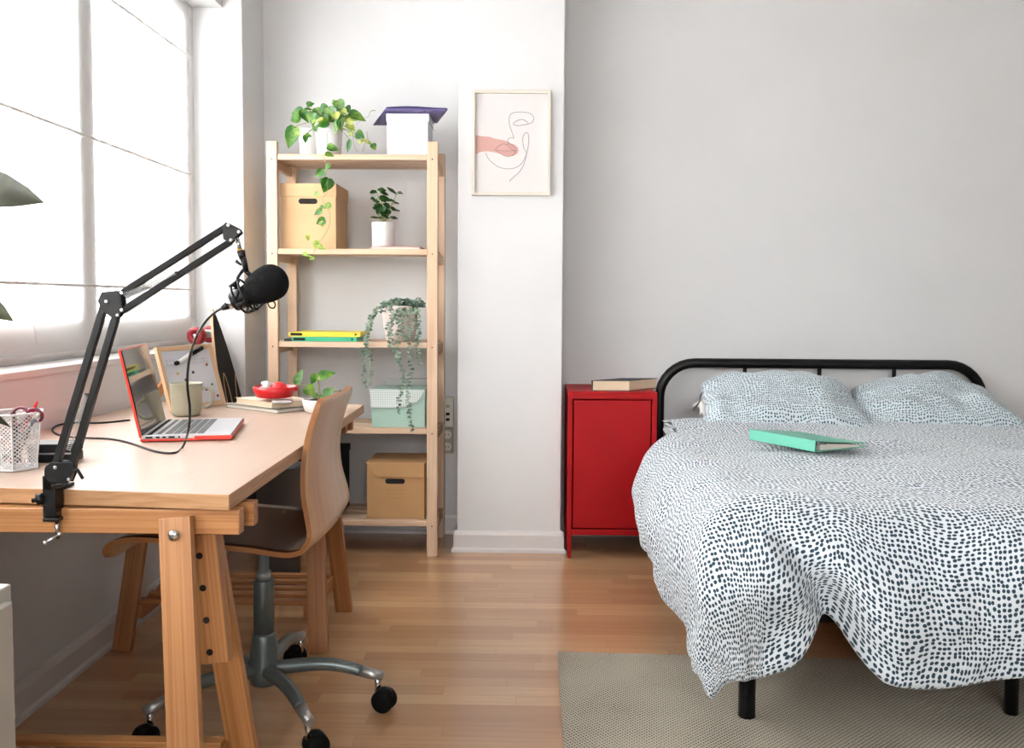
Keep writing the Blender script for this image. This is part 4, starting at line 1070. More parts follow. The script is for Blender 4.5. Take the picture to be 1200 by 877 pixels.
MB().box((-.63, 3.955, .532), (-.44, 3.995, .715)).build('body', plain('pale_grey_card', (190, 194, 190), .8), t, bevel=.001)

# white box with purple folder on top
t = thing('white_box', 'white square box on the top shelf beneath the purple folder', 'box', (-.52, YS, 1.648))
MB().box((-.592, YS, 1.649), (-.425, YS+.17, 1.812)).build('body', 'whitebox', t, bevel=.001)
MB().box((-.595, YS-.003, 1.785), (-.420, YS+.173, 1.8175)).build('lid', 'whitebox', t, bevel=.0015)
pf = thing('purple_folder', 'purple folder with white ties draped over the white box', 'folder', (-.51, 3.8, 1.803))
PC = [V((-.588, 3.675, 0)), V((-.338, 3.672, 0)), V((-.410, 3.965, 0)), V((-.690, 3.975, 0))]
def pfold(u, v):
    p = PC[0].lerp(PC[1], u).lerp(PC[3].lerp(PC[2], u), v)
    return V((p.x, p.y, 1.8235+.002*math.sin(u*5+v*3)-.006*(1-u)*v))
m = MB(); m.grid(pfold, 20, 14); m.build('cover', 'purple', pf, solid=.003)
m = MB(); m.grid(lambda u, v: pfold(.02+u*.97, .015+v*.96)+V((0, 0, .0065+.002*math.sin(u*4))), 20, 10); m.build('upper_cover', plain('indigo_paper', (52, 50, 104), .5), pf, solid=.003)
MB().tube(smooth_path([(-0.4606,3.6900,1.8115), (-0.4450,3.6900,1.8154), (-0.4273,3.6900,1.8174), (-0.4410,3.6900,1.8232), (-0.4528,3.6900,1.8289), (-0.4607,3.6900,1.8386)], 4), .0011, 5).build('tie', 'ribbon', pf)
MB().tube(smooth_path([(-0.4155,3.6900,1.7826), (-0.4076,3.6900,1.7633), (-0.3939,3.6900,1.7381)], 4), .0011, 5).build('tie', 'ribbon', pf)

# books / folders on the shelves
t, bx = slab('thin_book', (-.66, YS-.012), (1, .04, 0), (0, 1, 0), .205, .15, 1.266, 1.279, plain('rose_cover', (190, 70, 74), .5), 'paper', 'thin book with a red spine under the small potted plant', 'book')
def sleeve(name, x0, x1, z0, z1, mat, label, yfr, rot):
    t = thing(name, label, 'folder', ((x0+x1)/2, yfr, z0))
    zc_, r = (z0+z1)/2, (z1-z0)/2
    m = MB(); pts = []
    for k in range(9): a = PI/2+PI*k/8; pts.append((math.cos(a)*r*1.6+r*1.6, math.sin(a)*r))
    L_ = x1-x0; pts += [(L_, -r), (L_, r*.9)]
    m.prism(pts, (x0, yfr, zc_), V((math.cos(rot), math.sin(rot), 0)), ez, V((-math.sin(rot), math.cos(rot), 0)), .22)
    m.build('sleeve', mat, t, bevel=.001)
    m = MB(); hpts = []
    for k in range(9): a = -PI/2+PI*k/8; hpts.append((.02+math.cos(a)*r*.5, math.sin(a)*r*.55))
    for k in range(9): a = PI/2+PI*k/8; hpts.append((-.02+math.cos(a)*r*.5, math.sin(a)*r*.55))
    m.prism(hpts, V((x0+.033, yfr-.0004, zc_))+V((0, math.sin(rot)*.033, 0)), V((math.cos(rot), math.sin(rot), 0)), ez, (0, -1, 0), .001); m.build('finger_slot', 'hole', t)
    m = MB(); m.lathe([(.0045, 0), (.0045, .001)], (x1-.02, yfr+math.sin(rot)*(L_-.02)-.0002, zc_), 14, axis=(0, -1, 0)); m.build('rivet_hole', 'hole', t)
    return t
sleeve('green_magazine_file', -.985, -.715, .887, .9055, 'green', 'green plastic file folder lying on the middle shelf', YS-.02, .03)
sleeve('yellow_magazine_file', -.998, -.70, .906, .926, 'yellow', 'yellow plastic file folder lying on top of the green one', YS-.015, .0)
tag(MB().box((-1.02, YS+.0, .887), (-.99, YS+.12, .897)).build('dark_green_card', plain('deep_green', (30, 70, 50), .6), bevel=.001), 'dark green card sticking out left of the green folder', 'card')

# ---- plants on the shelves
YP = 3.80
p1 = thing('trailing_pothos', 'bushy green pothos trailing down from the top left of the shelf', 'plant', (-0.857, 3.8, 1.6662))
pz = 1.649
for (px, w, hh2, dy, mt) in ((364, .105, .125, .06, 'ceramic'), (385, .115, .128, -.035, 'ceramic')):
    cx_ = (px-621.5)*(YP+dy)/1065
    MB().lathe([(w/2*.82, 0), (w/2*.86, .003), (w/2, hh2-.004), (w/2, hh2), (w/2-.005, hh2), (w/2-.008, hh2-.014), (0, hh2-.014)], (cx_, YP+dy, pz), 32, cap1=False).build('pot', mt, p1)
    MB().lathe([(0, hh2-.01), (w/2-.009, hh2-.012)], (cx_, YP+dy, pz), 20, cap0=False, cap1=False).build('soil', 'soil', p1)
top1 = [(-0.9630,3.7100,1.7593,-0.9892,3.7100,1.6783,0.0469),
 (-0.9431,3.7200,1.8010,-0.9833,3.7200,1.7893,0.0451),
 (-0.9362,3.7400,1.8270,-0.9830,3.7400,1.8216,0.0342),
 (-0.9383,3.7200,1.8263,-0.9110,3.7200,1.7835,0.0306),
 (-0.9340,3.7900,1.8632,-0.9048,3.7900,1.8704,0.0209),
 (-0.9432,3.7900,1.8474,-0.9068,3.7900,1.8439,0.0137),
 (-0.8859,3.7100,1.8155,-0.8933,3.7100,1.7734,0.0288),
 (-0.8887,3.7600,1.8454,-0.8762,3.7600,1.8117,0.0270),
 (-0.8337,3.7400,1.8448,-0.8661,3.7400,1.8182,0.0415),
 (-0.8234,3.7100,1.8384,-0.8147,3.7100,1.7964,0.0415),
 (-0.8564,3.6900,1.7951,-0.8707,3.6900,1.7731,0.0252),
 (-0.8215,3.7000,1.7716,-0.8731,3.7000,1.7621,0.0306),
 (-0.7941,3.7400,1.8724,-0.7770,3.7400,1.8272,0.0397),
 (-0.8116,3.7800,1.8747,-0.8280,3.7800,1.8669,0.0216),
 (-0.7680,3.7700,1.8513,-0.7514,3.7700,1.8317,0.0288),
 (-0.7703,3.7200,1.8266,-0.7865,3.7200,1.8020,0.0360),
 (-0.7418,3.7200,1.8179,-0.6794,3.7200,1.7888,0.0332),
 (-0.7816,3.6800,1.7800,-0.7932,3.6800,1.7295,0.0223),
 (-0.7781,3.6800,1.7782,-0.7648,3.6800,1.7389,0.0209),
 (-0.8737,3.6800,1.7547,-0.8696,3.6800,1.7345,0.0187),
 (-0.9154,3.6900,1.7223,-0.9148,3.6900,1.6922,0.0180),
 (-0.9161,3.6900,1.7237,-0.8912,3.6900,1.7175,0.0151),
 (-0.7326,3.6900,1.7024,-0.7452,3.6900,1.6562,0.0187),
 (-0.7077,3.6900,1.7332,-0.6794,3.6900,1.7123,0.0317),
 (-0.6441,3.6900,1.6873,-0.6324,3.6900,1.6649,0.0216),
 (-0.8133,3.6300,1.6668,-0.7697,3.6300,1.6549,0.0260),
 (-0.8485,3.7100,1.8033,-0.8344,3.7100,1.7718,0.0324),
 (-0.8101,3.7300,1.8145,-0.8245,3.7300,1.7828,0.0324),
 (-0.7758,3.7200,1.8055,-0.7902,3.7200,1.7773,0.0288),
 (-0.7656,3.7400,1.8061,-0.7370,3.7400,1.7814,0.0252),
 (-0.8222,3.6300,1.6358,-0.7890,3.6300,1.6325,0.0238)]
top2 = [(-0.7365,3.7200,1.8056,-0.7133,3.7200,1.7863,0.0324),
 (-0.7504,3.7000,1.7683,-0.7167,3.7000,1.7438,0.0288),
 (-0.7943,3.6900,1.8133,-0.7873,3.6900,1.7854,0.0288),
 (-0.7290,3.7000,1.7840,-0.7469,3.7000,1.7665,0.0252),
 (-0.6883,3.6900,1.7018,-0.6706,3.6900,1.6984,0.0144),
 (-0.6706,3.6900,1.6984,-0.6494,3.6900,1.6862,0.0151),
 (-0.8417,3.6800,1.7833,-0.8594,3.6800,1.7798,0.0216),
 (-0.7680,3.7000,1.8259,-0.7503,3.7000,1.8085,0.0216),
 (-0.7256,3.7000,1.7386,-0.7399,3.7000,1.7210,0.0144),
 (-0.6884,3.6900,1.6914,-0.7025,3.6900,1.6983,0.0130),
 (-0.8624,3.6700,1.7709,-0.8677,3.6700,1.7778,0.0180)]
top3 = [(-0.8079,3.6600,1.5992,-0.8347,3.6600,1.5744,0.0282),
 (-0.8370,3.6600,1.5744,-0.8677,3.6600,1.5542,0.0267),
 (-0.8160,3.6600,1.5450,-0.8319,3.6600,1.4907,0.0439),
 (-0.8293,3.6600,1.5434,-0.8373,3.6600,1.5124,0.0314),
 (-0.8586,3.6600,1.4906,-0.8744,3.6600,1.4689,0.0157),
 (-0.8062,3.6600,1.4412,-0.8377,3.6600,1.4255,0.0235),
 (-0.8417,3.6600,1.4193,-0.8732,3.6600,1.3997,0.0204),
 (-0.8377,3.6600,1.4348,-0.8558,3.6600,1.4192,0.0157),
 (-0.8301,3.6600,1.3804,-0.8656,3.6600,1.3632,0.0267),
 (-0.8498,3.6600,1.3726,-0.8381,3.6600,1.3532,0.0172),
 (-0.9036,3.6600,1.3194,-0.8959,3.6600,1.2976,0.0157),
 (-0.8541,3.6600,1.2931,-0.8817,3.6600,1.2852,0.0157),
 (-0.8739,3.6600,1.2828,-0.8299,3.6600,1.2620,0.0204),
 (-0.8738,3.6600,1.2946,-0.8582,3.6600,1.2712,0.0157),
 (-0.9040,3.6600,1.2460,-0.9230,3.6600,1.2412,0.0157),
 (-0.8939,3.6600,1.2242,-0.8742,3.6600,1.2243,0.0141),
 (-0.9230,3.6600,1.2381,-0.8773,3.6600,1.2321,0.0110)]
for k in range(16):
    a = random.uniform(0, 2*PI); q = V((-.855+random.uniform(-.05, .07), 3.76+random.uniform(-.02, .05), 1.785+random.uniform(0, .055))); ln = random.uniform(.03, .045)
    top1.append((*q, *(q+V((math.cos(a)*ln, -.012, -abs(math.sin(a))*ln))), ln*.62))
foliage(p1, top1, 'leaf', jit=.5); foliage(p1, top2, 'leafpale', name='pale_foliage', jit=.5); foliage(p1, top3[:5]+top3[5:9], 'leaf', name='trailing_foliage', jit=.6)
foliage(p1, top3[9:], 'leafpale', name='trailing_foliage', jit=.6)
m = MB(); sc = V(((384-621.5)*3.765/1065, 3.765, 1.77))
for L_ in top1[:28]+top2:
    bse = V(L_[0:3]); m.tube(smooth_path([sc+V((random.uniform(-.03, .03), random.uniform(-.03, .03), 0)), (sc+bse)/2+V((0, 0, .018)), bse], 4), .0012, 5)
m.build('stem', 'stem', p1)
m = MB()
m.tube(smooth_path([(-0.8698,3.7200,1.7630), (-0.8641,3.6800,1.7146), (-0.8608,3.6800,1.6807), (-0.8437,3.6800,1.6399), (-0.8272,3.6600,1.6164), (-0.8222,3.6600,1.5893), (-0.8293,3.6600,1.5520), (-0.8192,3.6600,1.4977), (-0.8400,3.6600,1.4602), (-0.8161,3.6600,1.4194), (-0.8094,3.6600,1.3820), (-0.8199,3.6600,1.3410), (-0.8443,3.6600,1.3033), (-0.8651,3.6600,1.2793), (-0.8826,3.6600,1.2313)], 5), .0013, 5)
m.tube(smooth_path([(-0.7217,3.6800,1.7348), (-0.7183,3.6800,1.6965), (-0.7148,3.6800,1.6756), (-0.7043,3.6800,1.6547)], 4), .001, 5); m.tube(smooth_path([(-0.6652,3.6800,1.7036), (-0.6759,3.6800,1.6757), (-0.6830,3.6800,1.6548)], 4), .001, 5); m.tube(smooth_path([(-0.7190,3.7400,1.7743), (-0.6974,3.7400,1.7920), (-0.6687,3.7400,1.8080), (-0.6615,3.7400,1.8274)], 4), .0009, 5); m.tube(smooth_path([(-0.6509,3.7000,1.8191), (-0.6438,3.7000,1.8226), (-0.6338,3.7000,1.8219)], 4), .0018, 5)
m.tube(smooth_path([(-0.6618,3.7000,1.6932), (-0.6671,3.7000,1.7177), (-0.6681,3.7000,1.7387)], 4), .0011, 5)
m.build('vine', 'stem', p1)

# small bushy plant
c0 = V(((448.5-621.7)*3.80/1065, 3.80, 1.279))
p2 = thing('small_potted_plant', 'small bushy green plant in a white cylinder pot on the thin book', 'plant', c0)
MB().lathe([(.046, 0), (.0475, .003), (.0485, .10), (.046, .103), (.043, .10), (.042, .09), (0, .09)], (0, 0, 0), 36, cap1=False).build('pot', 'ceramic', p2, local=True)
MB().lathe([(0, .094), (.043, .093)], (0, 0, 0), 20, cap0=False, cap1=False).build('soil', 'soil', p2, local=True)
bl_ = [(-0.6417,3.7900,1.5059,-0.6691,3.7900,1.5040,0.0219),
 (-0.6380,3.7900,1.5131,-0.6034,3.7900,1.5150,0.0201),
 (-0.6289,3.7900,1.5059,-0.5998,3.7900,1.5006,0.0164),
 (-0.6016,3.7900,1.5258,-0.5633,3.7900,1.5043,0.0131),
 (-0.5597,3.7900,1.5007,-0.5360,3.7900,1.5062,0.0095),
 (-0.6472,3.7900,1.4770,-0.6637,3.7900,1.4751,0.0219),
 (-0.6436,3.7900,1.4734,-0.6436,3.7900,1.4625,0.0183),
 (-0.6326,3.7900,1.4861,-0.5907,3.7900,1.4754,0.0256),
 (-0.6217,3.7900,1.4825,-0.6108,3.7900,1.4681,0.0219),
 (-0.5925,3.7900,1.4736,-0.5670,3.7900,1.4700,0.0124),
 (-0.5743,3.7900,1.4628,-0.5506,3.7900,1.4622,0.0095),
 (-0.6144,3.7900,1.4554,-0.5852,3.7900,1.4483,0.0201),
 (-0.6619,3.7900,1.4426,-0.6327,3.7900,1.4355,0.0146),
 (-0.6290,3.7900,1.4590,-0.6364,3.7900,1.4337,0.0256),
 (-0.6108,3.7900,1.4482,-0.5670,3.7900,1.4440,0.0146),
 (-0.5816,3.7900,1.4321,-0.5488,3.7900,1.4340,0.0131),
 (-0.6181,3.7900,1.4446,-0.6108,3.7900,1.4229,0.0292),
 (-0.6291,3.7900,1.4228,-0.5962,3.7900,1.4157,0.0219),
 (-0.6693,3.7900,1.4010,-0.6327,3.7900,1.4047,0.0110),
 (-0.6254,3.7900,1.4156,-0.5962,3.7900,1.4013,0.0183),
 (-0.5889,3.7900,1.3995,-0.5597,3.7900,1.4050,0.0095),
 (-0.6473,3.7900,1.4517,-0.6327,3.7900,1.4445,0.0183),
 (-0.5998,3.7900,1.4338,-0.5889,3.7900,1.4158,0.0183),
 (-0.6254,3.7900,1.4337,-0.6400,3.7900,1.4156,0.0219),
 (-0.6108,3.7900,1.4084,-0.6364,3.7900,1.3993,0.0183),
 (-0.5998,3.7900,1.4591,-0.5925,3.7900,1.4374,0.0183)]
def layered(m, lst, n=1):
    for L_ in lst:
        for k in range(3):
            dy = random.uniform(-.035, .04); a = V(L_[0:3])+V((0, dy, 0)); c = V(L_[3:6])+V((0, dy+random.uniform(-.02, .02), 0))
            m.leaf(a, c, L_[6]*1.25, (random.uniform(-.4, .4), -.8, 1.0), heart=False, fold=.2, curl=.15)
m = MB(); layered(m, bl_); m.build('foliage', 'leafdark', p2)
m = MB()
for L_ in bl_[::2]: m.tube([c0+V((random.uniform(-.01, .01), 0, .09)), (c0+V((0, 0, .09))+V(L_[0:3]))/2+V((0, 0, .01)), V(L_[0:3])], .0012, 5)
m.build('stem', 'stem', p2)

# hanging grey-green plant
c0 = V(((467.5-621.9)*3.78/1065, 3.80, .887))
p3 = thing('trailing_eucalyptus', 'grey-green small-leaved trailing plant in a blush pot on the middle shelf', 'plant', c0)
MB().lathe([(.052, 0), (.060, .006), (.068, .05), (.075, .135), (.076, .148), (.071, .148), (.068, .13), (0, .128)], (0, 0, 0), 36, cap1=False).build('pot', 'ceramic_warm', p3, local=True)
MB().lathe([(0, .134), (.069, .132)], (0, 0, 0), 24, cap0=False, cap1=False).build('soil', 'soil', p3, local=True)
strands = [[(-0.5850,3.7500,1.0282), (-0.6107,3.7300,1.0353), (-0.6362,3.7100,1.0138), (-0.6615,3.7100,0.9563), (-0.6706,3.6800,0.8929), (-0.6779,3.6800,0.8287), (-0.6816,3.6800,0.7929), (-0.6746,3.6800,0.7107)],
 [(-0.5907,3.7400,1.0354), (-0.6307,3.7200,1.0281), (-0.6475,3.7000,0.9852), (-0.6584,3.6800,0.9357), (-0.6600,3.6800,0.8645), (-0.6494,3.6800,0.7932), (-0.6531,3.6800,0.7216)],
 [(-0.5632,3.7500,1.0211), (-0.6486,3.7400,1.0026), (-0.6688,3.7100,0.9347), (-0.6869,3.7100,0.8772), (-0.6942,3.7100,0.8412)],
 [(-0.5487,3.7500,1.0429), (-0.5378,3.7000,1.0073), (-0.5371,3.6700,0.9226), (-0.5335,3.6700,0.8161), (-0.5193,3.6700,0.7592), (-0.5301,3.6700,0.6735), (-0.5408,3.6700,0.6019)],
 [(-0.5197,3.7500,1.0358), (-0.5020,3.7000,0.9933), (-0.4944,3.6700,0.8874), (-0.4858,3.6700,0.7808), (-0.4979,3.6700,0.7023), (-0.4930,3.6700,0.6309), (-0.4801,3.6700,0.5343)],
 [(-0.4847,3.7600,1.0360), (-0.4591,3.7000,1.0078), (-0.4544,3.6800,0.9442), (-0.4615,3.6800,0.8872), (-0.4529,3.6800,0.8053)],
 [(-0.5342,3.7500,1.0430), (-0.5557,3.7000,0.9929), (-0.5670,3.6800,0.9363), (-0.5600,3.6800,0.8723), (-0.5386,3.6800,0.8225)],
 [(-0.4979,3.7500,1.0504), (-0.4841,3.7000,1.0077), (-0.4886,3.6800,0.9297), (-0.5086,3.6700,0.9015)],
 [(-0.5197,3.7500,1.0430), (-0.5235,3.7000,1.0074), (-0.5242,3.6800,0.9508), (-0.5157,3.6700,0.9086)],
 [(-0.4979,3.7500,1.0432), (-0.4749,3.7400,1.0577), (-0.4605,3.7400,1.0686)],
 [(-0.5850,3.7500,1.0499), (-0.5700,3.7000,1.0214), (-0.5684,3.6800,0.9789), (-0.5813,3.6800,0.9327), (-0.5742,3.6800,0.8722)],
 [(-0.4907,3.7500,1.0432), (-0.4688,3.7200,1.0219), (-0.4639,3.7100,0.9719), (-0.4554,3.7000,0.9222), (-0.4769,3.7000,0.8934)]]
m = MB(); mv = MB()
for st in strands:
    sp = smooth_path(st, 6); mv.tube(sp, .0008, 5)
    L_ = 0
    for i in range(1, len(sp)):
        L_ += (sp[i]-sp[i-1]).length
        while L_ > .0075:
            L_ -= .0075; q = sp[i]
            for k in range(2):
                a = random.uniform(0, 2*PI); d = V((math.cos(a), math.sin(a)*.7, random.uniform(-.9, .3))).normalized()
                ln = random.uniform(.010, .017)
                m.leaf(q, q+d*ln, ln*random.uniform(.45, .62), (random.uniform(-.5, .5), -1, random.uniform(0, 1)), heart=False, fold=.2, curl=.1)
for k in range(420):  # the dense crown spilling over the rim
    a = random.uniform(0, 2*PI); rr = random.uniform(.0, .085); q = V((c0.x+.012+math.cos(a)*rr*.95, c0.y+math.sin(a)*rr*.9, c0.z+.150+random.uniform(-.01, .028)*(1-rr*4)))
    d = V((math.cos(a), math.sin(a), random.uniform(-.5, .6))).normalized(); ln = random.uniform(.011, .02)
    m.leaf(q, q+d*ln, ln*.6, (random.uniform(-.4, .4), -1, .8), heart=False, fold=.2, curl=.1)
m.build('foliage', 'eucal', p3); mv.build('stem', 'stem', p3)

# ------------------------------------------------------------------ RED CABINET + BOOK
rc = thing('red_metal_cabinet', 'red metal cabinet with one flat door standing between pillar and bed', 'cabinet', (.33, 3.88, 0))
cx0, cx1, cy0, cy1, cz1 = .153, .517, 3.695, 4.055, .69
MB().box((cx0, cy0+.004, cz1-.012), (cx1, cy1, cz1)).build('top_panel', 'redmetal', rc, bevel=.0015)
for x in (cx0, cx1-.02):
    for y in (cy0, cy1-.02):
        m = MB(); m.box((x, y, .10), (x+.02, y+.02, cz1-.001)); m.beam((x+.010+(.002 if x < .3 else -.002), y+.01, .0), (x+.01, y+.01, .10), .012, .012, w1=.02, h1=.02, side=(1, 0, 0)); m.build('leg', 'redmetal', rc, bevel=.0015)
b = MB(); b.box((cx0+.004, cy0+.02, .098), (cx0+.012, cy1-.01, cz1-.01)); b.box((cx1-.012, cy0+.02, .098), (cx1-.004, cy1-.01, cz1-.01)); b.box((cx0+.01, cy1-.014, .098), (cx1-.01, cy1-.006, cz1-.01)); b.box((cx0+.01, cy0+.012, .098), (cx1-.01, cy1-.01, .108))
b.build('body', 'redmetal', rc)
for za, zb in ((cz1-.030, cz1-.008), (.098, .122)): MB().box((cx0+.018, cy0+.001, za), (cx1-.018, cy0+.02, zb)).build('front_rail', 'redmetal', rc, bevel=.0015)
MB().box((cx0+.0245, cy0+.002, .127), (cx1-.0245, cy0+.018, cz1-.034)).build('door', 'redmetal', rc, bevel=.003)
t, bx = slab('hardcover_book', (.408, 3.745), (-1, -.02, 0), (.12, .12, 0), .155, .19, .6905, .733, 'bookcover', 'pages', 'dark hardcover book with cream pages lying on the red cabinet', 'book')
m = bx(.152, .158, 0, .19, .6905, .733); m.build('spine', 'bookcover', t, bevel=.002)

# ------------------------------------------------------------------ BED
bd = thing('metal_bed', 'black tubular metal bed frame with curved headboard against the back wall', 'bed', (1.27, 3.1, 0))
HX0, HX1, HZ, HR, HY = .571, 1.985, .79, .155, 4.02
hp = [(HX0, HY, 0.0), (HX0, HY, .3), (HX0, HY, HZ-HR)]
for k in range(1, 9): a = k*PI/16; hp.append((HX0+HR-HR*math.cos(a), HY, HZ-HR+HR*math.sin(a)))
hp.append((1.27, HY, HZ))
for k in range(0, 9): a = k*PI/16; hp.append((HX1-HR+HR*math.sin(a), HY, HZ-HR+HR*math.cos(a)))
hp += [(HX1, HY, .3), (HX1, HY, 0)]
MB().tube(hp, .0215, 18).build('headboard_tube', 'black', bd)
for x in (.945, 1.272, 1.598): MB().tube([(x, HY, .33), (x, HY, HZ)], .009, 12).build('headboard_bar', 'black', bd)
MB().tube([(HX0, HY, .33), (HX1, HY, .33)], .014, 12).build('headboard_rail', 'black', bd)
for x in (HX0+.01, 1.26, HX1-.01): MB().box((x-.016, 2.235, .26), (x+.016, HY, .30)).build('side_rail', 'black', bd, bevel=.003)
MB().box((HX0, 2.235, .26), (HX1, 2.27, .30)).build('foot_rail', 'black', bd, bevel=.003)
for x, y in ((.553, 2.262), (1.235, 2.30), (1.96, 2.262), (1.235, 3.1), (.56, 3.1), (1.96, 3.1)): MB().tube([(x, y, 0.009), (x, y, .262)], .0215 if x != 1.235 else .017, 16).build('leg', 'black', bd)
m = MB()
for k in range(14): y = 2.33+k*.12; m.box((HX0+.02, y, .30), (HX1-.02, y+.07, .312))
m.build('slat', 'shelf', bd)
mt_ = thing('mattress', 'white mattress on the black bed frame beneath the dotted duvet', 'mattress', (1.27, 3.1, .313))
MB().box((.585, 2.22, .313), (1.965, 3.99, .50)).build('pad', 'mattress', mt_, bevel=.04, seg=4)

xl, xr, yf_ = .535, 2.01, 2.205
ZTOP = .575; YH = 3.70
def fbm(x, y, z, s): return noise.fractal(V((x*s, y*s, z)), 1.0, 2.0, 3)
def sst(a, b, x): t = max(0, min(1, (x-a)/(b-a))); return t*t*(3-2*t)
NA, NB = 230, 190
CURL = .045
def duvet(u, v):
    # u across: 0..1, v along: 0 head .. 1 foot
    DS = .43
    # piecewise: curl | side | top | side | curl
    fr = (.03, .20, .54, .20, .03)
    cuts = [0]; 
    for f_ in fr: cuts.append(cuts[-1]+f_)
    tx = 0; cx_ = 0; sx = 0
    if u < cuts[1]: sx = 1; cx_ = 1-(u/cuts[1]); sg = -1
    elif u < cuts[2]: sx = 1-(u-cuts[1])/fr[1]; sg = -1
    elif u < cuts[3]: sx = 0; tx = (u-cuts[2])/fr[2]; sg = 0
    elif u < cuts[4]: sx = (u-cuts[3])/fr[3]; sg = 1; 
    else: sx = 1; cx_ = (u-cuts[4])/fr[4]; sg = 1
    fv = (.70, .265, .035)
    sy = 0; cy_ = 0; ty = 0
    if v < fv[0]: ty = v/fv[0]
    elif v < fv[0]+fv[1]: ty = 1; sy = (v-fv[0])/fv[1]
    else: ty = 1; sy = 1; cy_ = (v-fv[0]-fv[1])/fv[2]
    X = xl if sg < 0 else (xr if sg > 0 else lerp(xl, xr, tx))
    Y = lerp(YH, yf_, ty)
    # length of the side overhang: short near the head of the bed
    side = DS*(.30+.70*sst(YH-.16, YH-.36, Y))*(1-.05*math.sin(Y*5.3))
    foot = .468+.03*math.exp(-((X-.9)/.12)**2)-.10*math.exp(-((X-.70)/.06)**2)+.012*math.sin(X*7)+.045*math.exp(-((X-.53)/.09)**2)
    side += .03*sst(2.6, 2.25, Y)
    dx = sx*side; dy = sy*foot
    p = 3
    d = (abs(dx)**p+abs(dy)**p)**(1/p)
    if d > .475: d = .475+(d-.475)*.5
    if d > 1e-6:
        h = (abs(dx)**6+abs(dy)**6)**(1/6); ox, oy = sg*dx/h, -dy/h
    else: ox = oy = 0
    hd = sst(3.55, 3.22, Y) if sg < 0 else 1
    RB = .30; OUT = .172*(.22+.78*hd)
    X += .03*(1-hd)*(1 if sg < 0 else 0)
    if d < RB: t = d/RB; out = OUT*math.sin(t*PI/2); drop = .185*(1-math.cos(t*PI/2))
    else: out = OUT-.10*(d-RB); drop = .185+(d-RB)*.98
    puff = .022*math.exp(-((tx-.5)/.5)**2) if sg == 0 else 0
    z = ZTOP-drop
    # top swells between quilting
    z += (.020*fbm(X+ox*out, Y+oy*out, 1.3, 2.4)+.006*fbm(X, Y, 4, 9))*(1-.3*sst(0, .3, d))
    # hump line along the foot edge
    xx = X+ox*out; yy = Y+oy*out
    wob = fbm(X*1.0+ox*d, Y+oy*d, 7.7, 3.2)*.035*sst(.05, .35, d)
    ripple = .010*math.sin((Y*26+2*math.sin(Y*9)))*sst(.25, .45, d)*(1 if sg < 0 else 0)*sst(3.1, 2.6, Y)*(1-sst(2.35, 2.15, Y)) if sy == 0 else 0
    xx += ox*(wob+ripple); yy += oy*(wob+ripple)
    if sy > 0:
        # deep fold where the corner drape meets the foot panel
        cr = .70-.20*(1-sst(.0, .43, dy))
        fold = math.exp(-((X-cr-.02)/.045)**2)*sst(.02, .35, dy)
        yy += .085*fold; 
        yy -= .022*math.exp(-((X-cr-.16)/.10)**2)*sst(.1, .4, dy)
        yy -= .020*math.exp(-((X-cr+.14)/.09)**2)*sst(.1, .4, dy)
        z += .008*math.sin(X*11+1)*sst(.2, .43, dy)
    c = max(cx_, cy_)
    if c > 0:
        a = c*PI; r = .024
        xx -= ox*r*(1-math.cos(a)); yy -= oy*r*(1-math.cos(a)); z -= r*math.sin(a)*.9
    return V((xx, yy, z))
def duvuv(u, v):
    fr = (.03, .20, .54, .20, .03); cuts = [0, .03, .23, .77, .97, 1.0]; ln = [.05, .455, xr-xl, .455, .05]
    x = 0
    for i in range(5):
        if u <= cuts[i+1]+1e-9: x += ln[i]*(u-cuts[i])/fr[i]; break
        x += ln[i]
    fv = (.70, .265, .035); lv = (YH-yf_, .43, .05); cv = [0, .70, .965, 1.0]; y = 0
    for i in range(3):
        if v <= cv[i+1]+1e-9: y += lv[i]*(v-cv[i])/fv[i]; break
        y += lv[i]
    return (x, y)
b = MB(); b.grid(duvet, NA, NB, uv=duvuv)
dv = b.build('duvet', 'duvet'); tag(dv, 'white duvet with dense blue-green dots draped over the bed', 'duvet')

def pillow(name, label, c, w, h, th, tilt, rz, seed, mat='pillow', taper=.14, sag=.12):
    t = thing(name, label, 'pillow', c, rz, group='dotted pillows at the head of the bed')
    R_ = Matrix.Rotation(tilt, 3, 'X')
    m = MB()
    for sg in (1, -1):
        def fn(u, v, sg=sg):
            x, y = u*2-1, v*2-1
            e = max(0, (1-abs(x)**2.6))*max(0, (1-abs(y)**2.4)); z = th*e**.48
            pinch = 1-.10*(abs(y)**2)*(1-abs(x)**6)*0-.07*(1-abs(y)**1.5)*0
            px = x*w/2*(1-.05*math.cos(y*PI/2))*(1-taper*((y+1)/2)**1.6); py = y*h/2*(1-.05*math.cos(x*PI/2))-sag*h*abs(x)**2.2*((y+1)/2)
            n = noise.fractal(V((x*1.7+seed, y*1.7, sg*2.0)), 1, 2, 4)*.024*min(1, e*6)
            n += .018*math.sin(x*8+y*5+seed)*noise.noise(V((x*2+seed, y*2, 5)))*min(1, e*4)
            return R_ @ V((px, py, sg*(z+n)))
        m.grid(fn, 60, 44, uv=lambda u, v, sg=sg: (u*w+seed+sg, v*h))
    bmesh.ops.remove_doubles(m.bm, verts=m.bm.verts, dist=.0004)
    m.build('pillowcase', mat, t, local=True)
    return t
pa = pillow('pillow', 'dotted pillow on the left side of the bed with its white lining showing', (1.03, 3.775, .642), .70, .38, .090, math.radians(34), math.radians(2), 1.3, taper=.13, sag=.17)
pb = pillow('pillow', 'dotted pillow on the right side of the bed, half behind the left one', (1.665, 3.85, .632), .74, .38, .086, math.radians(32), math.radians(-2), 6.1, taper=.24, sag=.24)
